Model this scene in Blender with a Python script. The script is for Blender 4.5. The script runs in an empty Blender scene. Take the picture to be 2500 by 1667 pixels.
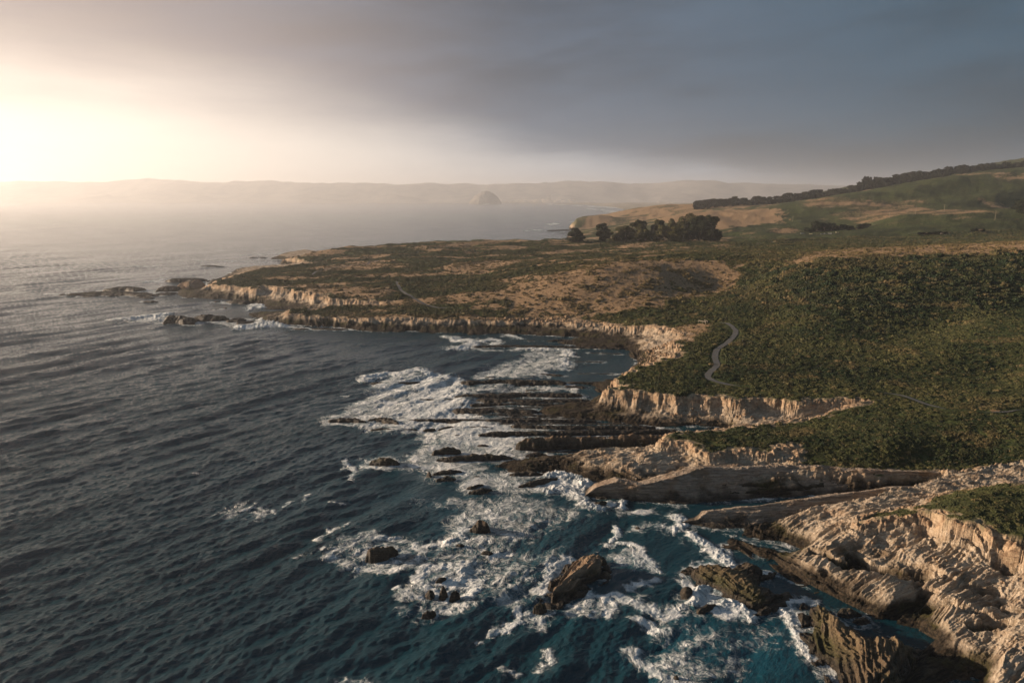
import bpy, math, random
import numpy as np
R = math.radians
sc = bpy.context.scene
COL = sc.collection

# ------------------------------------------------------------------ camera
CAM_H = 70.0
PITCH = R(11.82)
F = 1667.0
cam_d = bpy.data.cameras.new('camera')
cam = bpy.data.objects.new('camera', cam_d)
COL.objects.link(cam)
cam.location = (0, 0, CAM_H)
cam.rotation_euler = (R(90) - PITCH, 0, 0)
cam_d.sensor_width = 36.0
cam_d.lens = 36.0 * F / 2500.0
cam_d.clip_start = 0.5
cam_d.clip_end = 120000
sc.camera = cam

# ------------------------------------------------------------------ sun, sky, exposure
SUN_AZ = R(-79)          # measured from the view direction (+Y), negative = left
SUN_EL = R(12)
SUN_DIR = np.array([math.sin(SUN_AZ) * math.cos(SUN_EL), math.cos(SUN_AZ) * math.cos(SUN_EL), math.sin(SUN_EL)])
sun_d = bpy.data.lights.new('sun', 'SUN')
sun_d.energy = 5.0
sun_d.angle = R(1.2)
sun_d.color = (1.0, 0.76, 0.54)
sun = bpy.data.objects.new('sun', sun_d)
COL.objects.link(sun)
from mathutils import Vector
sun.rotation_euler = Vector(SUN_DIR).to_track_quat('Z', 'Y').to_euler()
sun.location = (-200, 20, 300)

sc.view_settings.view_transform = 'Standard'
sc.view_settings.look = 'None'
sc.view_settings.exposure = 0.88
sc.view_settings.gamma = 1.0
sc.render.engine = 'CYCLES'
cy = sc.cycles
cy.use_denoising = True
cy.max_bounces = 6
cy.diffuse_bounces = 2
cy.glossy_bounces = 2
cy.transmission_bounces = 2
cy.volume_bounces = 2
cy.caustics_reflective = False
cy.caustics_refractive = False
cy.sample_clamp_indirect = 3.0


class NT:
    """small helper for writing node trees"""
    def __init__(s, tree):
        s.t = tree
    def n(s, kind, **kw):
        nd = s.t.nodes.new(kind)
        for k, v in kw.items():
            if k.startswith('i_'):
                nd.inputs[k[2:]].default_value = v
            else:
                setattr(nd, k, v)
        return nd
    def put(s, sock, v):
        if isinstance(v, bpy.types.NodeSocket):
            s.t.links.new(v, sock)
        elif v is not None:
            if isinstance(v, (tuple, list)) and len(v) == 3 and sock.type == 'RGBA':
                v = (*v, 1.0)
            sock.default_value = v
    def math(s, op, a, b=None, c=None, clamp=False):
        nd = s.n('ShaderNodeMath', operation=op)
        nd.use_clamp = clamp
        for i, v in enumerate((a, b, c)):
            if v is not None:
                s.put(nd.inputs[i], v)
        return nd.outputs[0]
    def vmath(s, op, a, b=None, out=0):
        nd = s.n('ShaderNodeVectorMath', operation=op)
        s.put(nd.inputs[0], a)
        if b is not None:
            s.put(nd.inputs[1], b)
        return nd.outputs[out]
    def mix(s, f, a, b, blend='MIX'):
        nd = s.n('ShaderNodeMix', data_type='RGBA', blend_type=blend)
        s.put(nd.inputs[0], f); s.put(nd.inputs[6], a); s.put(nd.inputs[7], b)
        return nd.outputs[2]
    def ss(s, v, lo, hi, a=0.0, b=1.0, kind='SMOOTHSTEP'):
        nd = s.n('ShaderNodeMapRange', interpolation_type=kind)
        s.put(nd.inputs[0], v); s.put(nd.inputs[1], lo); s.put(nd.inputs[2], hi)
        s.put(nd.inputs[3], a); s.put(nd.inputs[4], b)
        return nd.outputs[0]
    def noise(s, vec, scale, detail=4.0, rough=0.55, dist=0.0, typ=None):
        nd = s.n('ShaderNodeTexNoise')
        if typ:
            nd.noise_type = typ
        s.put(nd.inputs['Vector'], vec)
        nd.inputs['Scale'].default_value = scale
        nd.inputs['Detail'].default_value = detail
        nd.inputs['Roughness'].default_value = rough
        nd.inputs['Distortion'].default_value = dist
        return nd.outputs[0]
    def mapping(s, vec, rot=(0, 0, 0), scale=(1, 1, 1), loc=(0, 0, 0)):
        # rotate first, then scale
        if any(rot):
            nr = s.n('ShaderNodeMapping')
            s.put(nr.inputs[0], vec)
            nr.inputs['Rotation'].default_value = rot
            vec = nr.outputs[0]
        nd = s.n('ShaderNodeMapping')
        s.put(nd.inputs[0], vec)
        nd.inputs['Location'].default_value = loc
        nd.inputs['Scale'].default_value = scale
        return nd.outputs[0]
    def attr(s, name, typ='GEOMETRY'):
        nd = s.n('ShaderNodeAttribute', attribute_name=name, attribute_type=typ)
        return nd.outputs['Fac']
    def bump(s, h, dist, strength=1.0, normal=None):
        nd = s.n('ShaderNodeBump')
        nd.inputs['Strength'].default_value = strength
        nd.inputs['Distance'].default_value = dist
        s.put(nd.inputs['Height'], h)
        if normal is not None:
            s.put(nd.inputs['Normal'], normal)
        return nd.outputs[0]


def ray(px, py):
    x = (px - 1250.0) / F
    u = (833.5 - py) / F
    return np.array([x, math.cos(PITCH) + u * math.sin(PITCH), -math.sin(PITCH) + u * math.cos(PITCH)])


# crops of the photograph in which coordinates were read: origin and scale
CR = {'A': (0, 400, 2.766), 'B': (850, 400, 2.766), 'C': (1650, 350, 2.766), 'D': (750, 767, 2.766),
      'E': (1650, 767, 2.766), 'F': (0, 1100, 2.766), 'G': (800, 1100, 2.766), 'H': (1650, 1100, 2.766),
      'W': (0, 0, 0.9408), 'S': (0, 0, 1.0), 'P': (1650, 770, 8.71), 'Q': (1360, 480, 5.6), 'U': (1850, 460, 3.618)}


def S(c, x, y):
    ox, oy, k = CR[c]
    return ox + x / k, oy + y / k


def at(c, x, y, z=0.0, Y=None):
    """world point on height z (or at forward distance Y) seen at crop coordinate x, y"""
    r = ray(*S(c, x, y))
    if Y is not None:
        t = Y / r[1]
    else:
        t = (z - CAM_H) / min(r[2], -1e-4)
    return np.array([r[0] * t, r[1] * t, CAM_H + r[2] * t])


# ---- world: broken daylight sky over a dark stratus deck with a clear glowing gap to the left
w = bpy.data.worlds.new('World')
sc.world = w
w.use_nodes = True
w.node_tree.nodes.clear()
T = NT(w.node_tree)
geo = T.n('ShaderNodeTexCoord').outputs['Generated']
d = T.vmath('NORMALIZE', geo)
sep = T.n('ShaderNodeSeparateXYZ'); T.put(sep.inputs[0], d)
sky = T.n('ShaderNodeTexSky', sky_type='NISHITA')
sky.sun_disc = False
sky.sun_elevation = SUN_EL
sky.sun_rotation = SUN_AZ
sky.dust_density = 3.0
# edge of the cloud deck: a great circle through two directions
ea = ray(0, 318); eb = ray(1900, 440)
en = np.cross(eb, ea); en /= np.linalg.norm(en)
if en[2] < 0: en = -en
g = T.vmath('DOT_PRODUCT', d, tuple(en), out=1)
warp = T.noise(T.mapping(d, scale=(1.6, 1.6, 9.0)), 2.2, 5, 0.6)
warp2 = T.noise(T.mapping(d, rot=(0, R(14), 0), scale=(1.0, 1.0, 7.0)), 1.3, 3, 0.5)
g2 = T.math('ADD', g, T.math('MULTIPLY', T.math('SUBTRACT', warp, 0.5), 0.075))
toSun = T.vmath('DOT_PRODUCT', d, tuple(SUN_DIR), out=1)
sunaz = np.array([math.sin(R(-60)), math.cos(R(-60)), 0.13]); sunaz /= np.linalg.norm(sunaz)
az = T.vmath('DOT_PRODUCT', d, tuple(sunaz), out=1)
prox = T.ss(az, 0.30, 0.97)                       # 1 towards the glow on the left
width = T.math('ADD', 0.035, T.math('MULTIPLY', prox, 0.15))
deck = T.n('ShaderNodeMapRange', interpolation_type='SMOOTHERSTEP')
T.put(deck.inputs[0], g2)
T.put(deck.inputs[1], T.math('MULTIPLY', width, -0.35)); T.put(deck.inputs[2], width)
deckf = deck.outputs[0]
cb = T.mix(T.ss(az, -0.1, 0.75), (0.020, 0.046, 0.071), (0.054, 0.073, 0.104))
cloud_tex = T.ss(T.math('ADD', T.math('MULTIPLY', warp2, .6), T.math('MULTIPLY', warp, .4)), 0.38, 0.62, 0.72, 1.28)
cb = T.mix(1.0, cb, T.n('ShaderNodeCombineColor').outputs[0], 'MIX') if False else cb
sc_ = T.vmath('SCALE', cb); sc_.node.inputs['Scale'].default_value = 1.0
T.put(sc_.node.inputs['Scale'], cloud_tex)
band = T.math('MULTIPLY', T.ss(g2, 0.40, 0.03), T.ss(az, 0.45, 0.98))
cloudc = T.mix(T.math('MULTIPLY', band, 0.8), sc_, (0.36, 0.275, 0.23))
gapc = T.mix(T.ss(az, 0.25, 0.95), (0.19, 0.23, 0.285), (0.60, 0.51, 0.43))
glow = T.math('POWER', T.math('MAXIMUM', az, 0.0), 7.0)
gl = T.vmath('SCALE', (1.0, 0.89, 0.73)); T.put(gl.node.inputs['Scale'], T.math('ADD', T.math('MULTIPLY', glow, 0.22), T.math('MULTIPLY', T.math('POWER', T.math('MAXIMUM', toSun, 0.0), 26.0), 2.0)))
gap2 = T.vmath('ADD', gapc, gl)
nsc = T.vmath('SCALE', sky.outputs[0]); nsc.node.inputs['Scale'].default_value = 0.012
gap3 = T.vmath('ADD', gap2, nsc)
skyc = T.mix(deckf, gap3, cloudc)
bg = T.n('ShaderNodeBackground'); T.put(bg.inputs[0], skyc); bg.inputs[1].default_value = 1.0
T.t.links.new(bg.outputs[0], T.n('ShaderNodeOutputWorld').inputs[0])

# ------------------------------------------------------------------ noise and distance helpers
rng = np.random.RandomState(7)
PERM = np.tile(rng.permutation(256), 2)
GX = np.cos(np.arange(16) * 2 * np.pi / 16).astype(np.float32)
GY = np.sin(np.arange(16) * 2 * np.pi / 16).astype(np.float32)


def pn(x, y, seed=0):
    x = x + seed * 17.31; y = y + seed * 9.17
    xi = np.floor(x).astype(np.int64); yi = np.floor(y).astype(np.int64)
    xf = x - xi; yf = y - yi
    xi &= 255; yi &= 255
    u = xf * xf * xf * (xf * (xf * 6 - 15) + 10); v = yf * yf * yf * (yf * (yf * 6 - 15) + 10)
    def gr(ix, iy, fx, fy):
        h = PERM[PERM[ix & 255] + (iy & 255)] & 15
        return GX[h] * fx + GY[h] * fy
    a = gr(xi, yi, xf, yf); b = gr(xi + 1, yi, xf - 1, yf)
    c = gr(xi, yi + 1, xf, yf - 1); e = gr(xi + 1, yi + 1, xf - 1, yf - 1)
    return (a + u * (b - a)) * (1 - v) + (c + u * (e - c)) * v


def fbm(x, y, o=4, seed=0, g=0.5):
    r = 0; a = 1; s = 1
    for i in range(o):
        r = r + a * pn(x * s, y * s, seed + i * 3); a *= g; s *= 2.03
    return r


def rfbm(x, y, o=4, seed=0, g=0.55):
    r = 0; a = 1; s = 1
    for i in range(o):
        r = r + a * (1 - 2.2 * np.abs(pn(x * s, y * s, seed + i * 3))); a *= g; s *= 2.1
    return r


def sst(x, a, b):
    t = np.clip((x - a) / (b - a), 0, 1)
    return t * t * (3 - 2 * t)


def sd_poly(x, y, P, margin=60.0):
    """signed distance, positive inside polygon P (n,2)"""
    P = np.asarray(P, float)[:, :2]
    out = np.full(x.shape, -margin)
    m = (x > P[:, 0].min() - margin) & (x < P[:, 0].max() + margin) & (y > P[:, 1].min() - margin) & (y < P[:, 1].max() + margin)
    if not m.any():
        return out
    X = x[m]; Y = y[m]
    best = np.full(X.shape, 1e18); ins = np.zeros(X.shape, bool)
    n = len(P)
    for i in range(n):
        ax, ay = P[i]; bx, by = P[(i + 1) % n]
        dx, dy = bx - ax, by - ay
        L = dx * dx + dy * dy + 1e-12
        t = np.clip(((X - ax) * dx + (Y - ay) * dy) / L, 0, 1)
        q = (X - ax - t * dx) ** 2 + (Y - ay - t * dy) ** 2
        np.minimum(best, q, out=best)
        if dy != 0:
            c = (ay > Y) != (by > Y)
            ins ^= c & (X < (bx - ax) * (Y - ay) / dy + ax)
    s = np.sqrt(best)
    out[m] = np.where(ins, s, -s)
    return out


def d_line(x, y, P, margin=60.0):
    """distance to polyline, and parameter 0..1 along it"""
    P = np.asarray(P, float)[:, :2]
    seg = np.hypot(*(P[1:] - P[:-1]).T)
    cum = np.concatenate([[0], np.cumsum(seg)]); tot = cum[-1] + 1e-9
    dist = np.full(x.shape, margin); par = np.zeros(x.shape)
    m = (x > P[:, 0].min() - margin) & (x < P[:, 0].max() + margin) & (y > P[:, 1].min() - margin) & (y < P[:, 1].max() + margin)
    if not m.any():
        return dist, par
    X = x[m]; Y = y[m]
    best = np.full(X.shape, margin ** 2); bp = np.zeros(X.shape)
    for i in range(len(P) - 1):
        ax, ay = P[i]; bx, by = P[i + 1]
        dx, dy = bx - ax, by - ay
        t = np.clip(((X - ax) * dx + (Y - ay) * dy) / (dx * dx + dy * dy + 1e-12), 0, 1)
        q = (X - ax - t * dx) ** 2 + (Y - ay - t * dy) ** 2
        k = q < best
        best = np.where(k, q, best); bp = np.where(k, (cum[i] + t * seg[i]) / tot, bp)
    dist[m] = np.sqrt(best); par[m] = bp
    return dist, par


class Interp:
    """multiquadric interpolation of heights in (x/y, ln y)"""
    def __init__(s, pts, c=0.03):
        p = np.asarray(pts, float)
        s.c = c
        s.q = np.stack([p[:, 0] / p[:, 1], np.log(p[:, 1])], 1)
        n = len(p)
        D = np.sqrt(((s.q[:, None] - s.q[None]) ** 2).sum(2) + c * c)
        A = np.zeros((n + 1, n + 1)); A[:n, :n] = D + np.eye(n) * -1e-4; A[:n, n] = 1; A[n, :n] = 1
        s.w = np.linalg.solve(A, np.concatenate([p[:, 2], [0]]))
    def __call__(s, x, y):
        u = x / y; v = np.log(y)
        r = np.full(x.shape, s.w[-1])
        for (a, b), wt in zip(s.q, s.w[:-1]):
            r += wt * np.sqrt((u - a) ** 2 + (v - b) ** 2 + s.c ** 2)
        return r


# ------------------------------------------------------------------ outlines read from the photograph
def pts(c, L):
    return [at(c, *p) if len(p) == 3 else at(c, p[0], p[1], 0) for p in L]


FARBACK = [np.array(v, float) for v in ((175, 1800, 12), (260, 2150, 15), (430, 2700, 18), (900, 3300, 25), (6500, 3300, 200), (6500, 60, 20))]
# cliff-top edge of the marine terrace
TERR = (pts('A', [(2090, 600, 10), (1960, 622, 8), (2110, 662, 6), (1950, 690, 9), (1700, 718, 8), (1590, 757, 7), (1440, 812, 6.5),
                  (1640, 815, 8), (1720, 838, 8), (1780, 812, 8.5), (1900, 832, 8.5), (2100, 866, 9), (2200, 880, 9)])
        + pts('B', [(-50, 905, 8), (320, 925, 8), (200, 950, 7), (0, 955, 6)])
        + pts('A', [(2180, 975, 5.5), (1985, 985, 5.5), (2000, 1005, 5.5)])
        + pts('B', [(0, 1035, 5), (300, 1040, 5), (700, 1048, 5), (900, 1050, 5), (1300, 1048, 5.2), (1500, 1050, 5.6), (1700, 1070, 5.6), (1950, 1090, 7),
                    (2120, 1085, 8.3), (2300, 1130, 9), (2290, 1190, 9), (2240, 1200, 9), (2260, 1260, 8.8), (2210, 1310, 8.6), (2050, 1345, 8.2),
                    (1960, 1375, 8), (1920, 1410, 7.8), (1850, 1450, 7.7), (1850, 1482, 7.4)])
    + pts('D', [(2230, 475, 7.6), (2130, 490, 7.6), (2050, 500, 7.6)])
        + pts('E', [(0, 530, 7.8), (300, 540, 7.8), (420, 560, 7.8), (560, 552, 7.8), (700, 555, 7.9), (830, 575, 8), (940, 560, 8), (1060, 560, 8.2),
                    (1200, 562, 8.4), (1325, 568, 8.5), (1310, 592, 8.3), (1120, 635, 7.6), (1030, 690, 6.6), (900, 700, 6.2), (760, 738, 5.8),
                    (500, 758, 6), (150, 790, 6.3), (-20, 815, 6.8), (-60, 840, 6.9), (60, 850, 7), (170, 885, 7), (225, 920, 6.6), (290, 905, 6.7),
                    (420, 900, 6.8), (600, 910, 6.6), (650, 890, 6.9), (760, 890, 6.9), (840, 885, 6.9), (915, 918, 6.4), (960, 935, 6.1), (870, 965, 5.4),
                    (800, 1005, 4.7), (1000, 1030, 4.5), (1100, 1058, 4.3), (1400, 1058, 4.3), (1700, 1058, 4.3), (2000, 1050, 4.5),
                    (2120, 1010, 5), (2351, 1000, 6), (2900, 960, 7)])
        + [np.array([400, 120, 10.0])] + FARBACK[-1:] + FARBACK[-2::-1][:0])
BACK = FARBACK[:-1][::-1] + [at('S', 1400, 556, 3)] + [at('Q', 330, 590, 10), at('Q', 60, 570, 14)] + pts('B', [(1460, 507, 14), (1200, 512, 14), (700, 515, 14), (380, 535, 13), (0, 560, 12)])
TERR = TERR + BACK
BLUFF = (pts('H', [(1275, 375, 10.6), (1340, 340, 11.5), (1500, 335, 11.5), (1640, 345, 11.3), (1750, 388, 11), (1830, 440, 10.7), (1930, 480, 10.5),
                   (2060, 520, 10.3), (2150, 590, 10), (2250, 625, 9.8), (2351, 655, 9.6), (2900, 900, 9)])
         + [np.array([190, 60, 10.0]), np.array([220, 150, 12.0])]
         + pts('H', [(2600, 60, 13.5), (2351, 85, 13.5), (2200, 110, 13), (2050, 135, 12.5), (1900, 190, 12), (1820, 250, 11.5), (1760, 300, 11.3), (1600, 318, 11.2), (1400, 325, 11.2)]))
# waterline of the land and its rock shelves
SHORE = (pts('H', [(1480, 1750), (1440, 1560), (1500, 1400), (1580, 1330), (1700, 1300), (1725, 1285), (1600, 1215), (1350, 1150), (1250, 1100), (1100, 1030),
                   (900, 925), (790, 860), (700, 800), (640, 745), (540, 720), (430, 655), (300, 645), (400, 615), (560, 655), (760, 692), (830, 668), (700, 625),
                   (560, 612), (480, 575), (500, 535), (800, 500), (1000, 480), (1250, 455)])
         + pts('E', [(1350, 1330), (1750, 1190), (1500, 1160), (1300, 1170), (1050, 1185), (800, 1200), (600, 1215), (380, 1225), (100, 1240), (-60, 1230)])
         + pts('D', [(2200, 1190), (2080, 1150), (1860, 1095), (1700, 1060), (1500, 1075), (1400, 1060), (1330, 1050), (1240, 1060), (1205, 1042), (1300, 1000), (1500, 985), (1700, 980), (1900, 965), (2100, 945), (2351, 925)])
         + pts('E', [(-60, 900), (0, 850), (-100, 830), (0, 800), (300, 790), (340, 765), (100, 760), (-100, 765)])
         + pts('D', [(2351, 760), (1900, 715), (1600, 700), (1540, 660), (1600, 620), (1850, 600), (1950, 560), (1990, 530), (1930, 490), (1800, 470), (1950, 455),
                     (2110, 440), (2180, 395), (2220, 340), (2215, 300), (2190, 240), (1900, 235), (1700, 205), (1620, 190), (1750, 178), (1850, 158), (1500, 140), (1100, 132), (900, 126), (700, 116), (500, 118), (380, 114)])
         + pts('A', [(2300, 1085), (1900, 1085), (1760, 1060), (1690, 1010), (1900, 1002), (1960, 990), (1790, 985), (1760, 950), (1600, 915), (1240, 905), (1180, 880), (1200, 858), (1380, 858), (1430, 835),
                     (1425, 810), (1560, 788), (1500, 778), (1600, 735), (1590, 722), (1700, 712), (2030, 690), (2085, 668), (1950, 650), (1850, 640), (1930, 612), (2060, 592)]))
bk = [np.array(p) for p in BACK]
SHORE = SHORE + [np.array([-190, 830, 0.0]), np.array([-140, 890, 0.0]), np.array([60, 985, 0.0]), np.array([78, 1010, 0.0]), at('Q', 200, 480, 0), at('Q', 230, 430, 0)] + [np.array([150, 1760, 0]), np.array([240, 2180, 0.0]), np.array([400, 2760, 0.0]), np.array([850, 3400, 0.0]), np.array([6600, 3400, 0.0]), np.array([6600, 20, 0.0])]

# heights of the terrace and the hills behind it
TP = [np.array(p) for p in TERR]
TP = [p for p in TP if abs(p[0]) < 1500]
TP += [at(*a) for a in (('S', 1700, 740, 12), ('S', 1900, 800, 11), ('S', 2000, 900, 9.5), ('S', 2300, 1000, 8.8), ('S', 2450, 900, 10), ('S', 2300, 800, 13),
                        ('S', 2700, 800, 15), ('S', 1800, 900, 9.2), ('S', 2200, 1060, 8.2), ('S', 2480, 1060, 8.2), ('S', 1750, 700, 14), ('S', 1100, 680, 12), ('S', 1000, 650, 12.5), ('S', 1300, 620, 14.5), ('S', 1500, 605, 16),
                        ('S', 1200, 740, 9.5), ('S', 1400, 740, 11), ('S', 1550, 740, 12), ('S', 1400, 590, 17), ('S', 1560, 592, 18), ('S', 1720, 592, 19),
                        ('S', 2000, 770, 15.5), ('S', 2400, 790, 16.5), ('S', 2700, 790, 17), ('E', 1500, 880, 7.8), ('E', 1750, 800, 8.2), ('E', 2100, 780, 8.4), ('E', 2351, 770, 8.6), ('E', 1300, 905, 7.2),
                        ('E', 1600, 960, 5.9), ('E', 2000, 940, 6.2), ('E', 2300, 930, 7), ('H', 2200, 300, 12.6), ('H', 2000, 300, 12.3), ('H', 2351, 450, 11.8), ('H', 2600, 400, 12.5))]
TP += [at('S', px, py, Y=Y) for px, py, Y in ((2000, 640, 430), (2300, 626, 440), (2490, 612, 445), (2750, 600, 450), (1750, 641, 480), (1600, 641, 475), (1500, 658, 445), (1298, 694, 430),
                                            (1903, 567, 1000), (2000, 585, 860), (2200, 575, 900), (2450, 562, 900), (2700, 555, 900), (1800, 590, 900),
                                            (2170, 533, 1050), (2300, 521, 1050), (2500, 509, 1050), (2750, 495, 1050), (2050, 560, 1040), (2130, 545, 1050),
                                            (1960, 545, 1120), (2100, 520, 1180), (2300, 508, 1200), (2500, 508, 1250),
                                            (1940, 497, 1350), (2004, 486, 1400), (2120, 473, 1400), (2228, 458, 1400), (2265, 446, 1430), (2319, 436, 1450), (2400, 430, 1480), (2500, 424, 1480), (2750, 400, 1500),
                                            (2200, 495, 1300), (2380, 470, 1350), (2420, 478, 1300), (1750, 540, 1200), (1850, 538, 1200), (1620, 560, 1150), (1680, 520, 1400), (1850, 510, 1400),
                                            (1446, 527, 1700), (1500, 530, 1750), (1540, 511, 1950), (1600, 502, 1950), (1700, 497, 1900), (1560, 545, 1600), (1450, 548, 1640),
                                            (1750, 499, 1750), (1914, 497, 1720), (2102, 470, 1750), (2265, 443, 1780), (2337, 425, 1800), (2500, 408, 1850), (2750, 380, 1900),
                                            (1914, 497, 2300), (2200, 430, 2600), (2290, 418, 2600), (2400, 403, 2600), (2500, 387, 2600), (2750, 350, 2600))]
terr_h = Interp(TP)
BP = [at(*a) for a in ([('H', *p) for p in ((1260, 470, 6), (1500, 530, 6), (1620, 570, 5.8), (1770, 650, 5.8), (1950, 720, 5.6), (2100, 820, 5.4), (2351, 830, 5.4), (1050, 485, 4.6), (820, 530, 2.8), (600, 545, 1.7),
      (560, 600, 1.3), (800, 630, 1), (1050, 640, 4.2), (1300, 600, 4.8), (1200, 700, 3.4), (1400, 800, 3.9), (1700, 780, 4.9),
      (600, 700, 1.9), (900, 790, 2.8), (1250, 835, 3.7), (1350, 870, 3.8), (1500, 960, 3.4), (1700, 945, 3.8), (1100, 950, 1.6), (1300, 1070, .9), (1650, 1010, 2.4), (1800, 1100, 3.6),
      (2100, 1110, 4), (1700, 1230, .8), (1850, 1280, 2.2), (2000, 1000, 4.4), (1900, 860, 5), (2351, 1000, 5.2), (2200, 1050, 3.8), (2351, 1250, 5), (2100, 1250, 2.8),
      (2250, 1350, 4.6), (2000, 1400, 2.2), (1800, 1400, 1.6), (1700, 1500, 1.2), (1900, 1540, .1), (2050, 1560, .4), (2200, 1500, 3.6), (2351, 1500, 4), (2600, 1200, 6), (2600, 1600, 5))]
      + [('E', *p) for p in ((0, 1000, 3.4), (-60, 1080, 2.4), (500, 1000, 4.0), (1000, 1050, 4.3), (1700, 1070, 4.3), (0, 640, 1.8), (400, 700, 2.3), (300, 750, 1.6), (700, 712, 2.6), (1000, 690, 3.2), (-60, 900, 2.4), (230, 990, 3.8))]
      + [('D', *p) for p in ((1900, 1000, 3.4), (2351, 960, 4.4), (1400, 1015, 1.2), (1600, 650, 1), (1900, 620, 1.4), (2200, 650, 1.7), (2000, 480, 1.2), (2200, 560, 2.4))]
      + [('B', *p) for p in ((2100, 1300, 4), (2050, 1230, 4.5), (2250, 1180, 7), (1950, 1330, 1.3), (1700, 1200, 1.1), (2000, 1150, 3.5), (1800, 1110, 3.6), (1500, 1085, 3.2), (2100, 1110, 6), (1300, 1075, 2.6), (1000, 1075, 2.4), (600, 1070, 2.4), (0, 1065, 2.4))]
      + [('A', *p) for p in ((2100, 1025, 3.6), (1750, 1020, 2.2), (2100, 940, 2.8), (1850, 965, 1.2), (1400, 865, 2.2), (1700, 865, 4), (2000, 890, 4.4), (1980, 622, 4), (2050, 645, 4))]
      + [('Q', 300, 500, 3), ('Q', 60, 560, 6)])]
BP += [np.array([60, 1000, 5.0]), np.array([120, 1300, 2.0]), np.array([160, 1720, 3.0])]
bench_h = Interp(BP, 0.02)
P_TERR = np.array(TERR)[:, :2]; P_BLUFF = np.array(BLUFF)[:, :2]; P_SHORE = np.array(SHORE)[:, :2]

PATHS = [[at('P', x, y, 9.4) for x, y in ((900, 180), (1080, 210), (1200, 280), (1275, 340), (1270, 400), (1220, 480), (1130, 560), (1000, 640), (880, 710), (840, 790), (830, 880), (860, 960), (880, 1020), (840, 1080), (760, 1120), (680, 1190), (690, 1260), (780, 1310), (940, 1350), (1120, 1385), (1400, 1420))],
         [at('E', x, y, 9) for x, y in ((1395, 520), (1550, 550), (1700, 600), (1835, 640))],
         [at('E', x, y, 8.8) for x, y in ((2070, 664), (2160, 668), (2250, 664), (2351, 655))],
         [at('B', x, y, 10.5) for x, y in ((325, 800), (350, 835), (390, 870), (440, 890), (500, 915), (600, 935), (720, 940))],
         [at('A', x, y, 10.5) for x, y in ((2105, 745), (2130, 725), (2200, 710), (2351, 690), (2480, 672), (2560, 640))]]
PATHW = [1.15, .8, .45, 1.0, .8]
STRIKE = R(27)
CARVE = [(np.array([at('H', x, y, z) for x, y in L_]), dp, w_) for L_, z, dp, w_ in (
    ([(1200, 775), (1260, 815), (1400, 865), (1530, 905), (1650, 908)], 2.0, 4.2, 1.15), ([(2200, 870), (2280, 862), (2380, 858)], 3.5, 2.6, 1.3), ([(1970, 958), (2060, 972), (2150, 975)], 3.6, 1.9, .7),
    ([(1715, 1040), (1770, 1062), (1840, 1062)], 3, 1.7, .7), ([(1420, 1078), (1550, 1040), (1700, 1002)], 2.2, 1.4, .4), ([(930, 688), (1010, 730), (1080, 770), (1200, 790)], 3, 1.3, .5),
    ([(1370, 622), (1450, 650), (1520, 640)], 4.6, .8, .7), ([(1690, 600), (1760, 660)], 5, .9, .5), ([(2000, 1190), (2130, 1185), (2250, 1192)], 3.4, 1.4, .5), ([(1900, 1060), (2100, 1120), (2230, 1190)], 4, .9, .5),
    ([(800, 900), (900, 870), (1000, 845)], 2, .8, .5), ([(1750, 1330), (1900, 1350), (2050, 1440)], 2.4, 1.1, .7), ([(2230, 1060), (2351, 1100)], 4.5, 1.2, .6), ([(1550, 750), (1700, 800), (1850, 880)], 4.6, .7, .5))]


def strata(x, y, amp=1.0, ang=None):
    """tilted beds: saw-tooth ridges along the strike"""
    th = STRIKE * (1 - sst(y, 118, 150)) + R(3) * sst(y, 118, 150)
    if ang is not None:
        th = x * 0 + ang
    X = x - 60; Y = y - 135
    q = -X * np.sin(th) + Y * np.cos(th)
    q = q + 2.4 * pn(x / 14, y / 14, 3) + 0.9 * pn(x / 5, y / 5, 4) + 0.30 * pn(x / 1.8, y / 1.8, 5)
    p = X * np.cos(th) + Y * np.sin(th)
    def saw(v):
        f = v - np.floor(v)
        return np.where(f < 0.78, f / 0.78, (1 - f) / 0.22) - 0.5
    mod = 0.15 + 1.7 * np.clip(fbm(q / 4.0, p / 11.0, 3, 8) + 0.30, 0, 1)
    a = saw(q / (2.6)) * 0.50 * (1 + 1.2 * pn(x / 8, y / 8, 14)) + saw(q / 0.93 + 0.3) * 0.26 + saw(q / 0.41) * 0.10
    return amp * mod * a + amp * (0.28 * pn(q / 0.6, p / 7, 11) + 0.10 * pn(x / .35, y / .35, 12))


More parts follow.
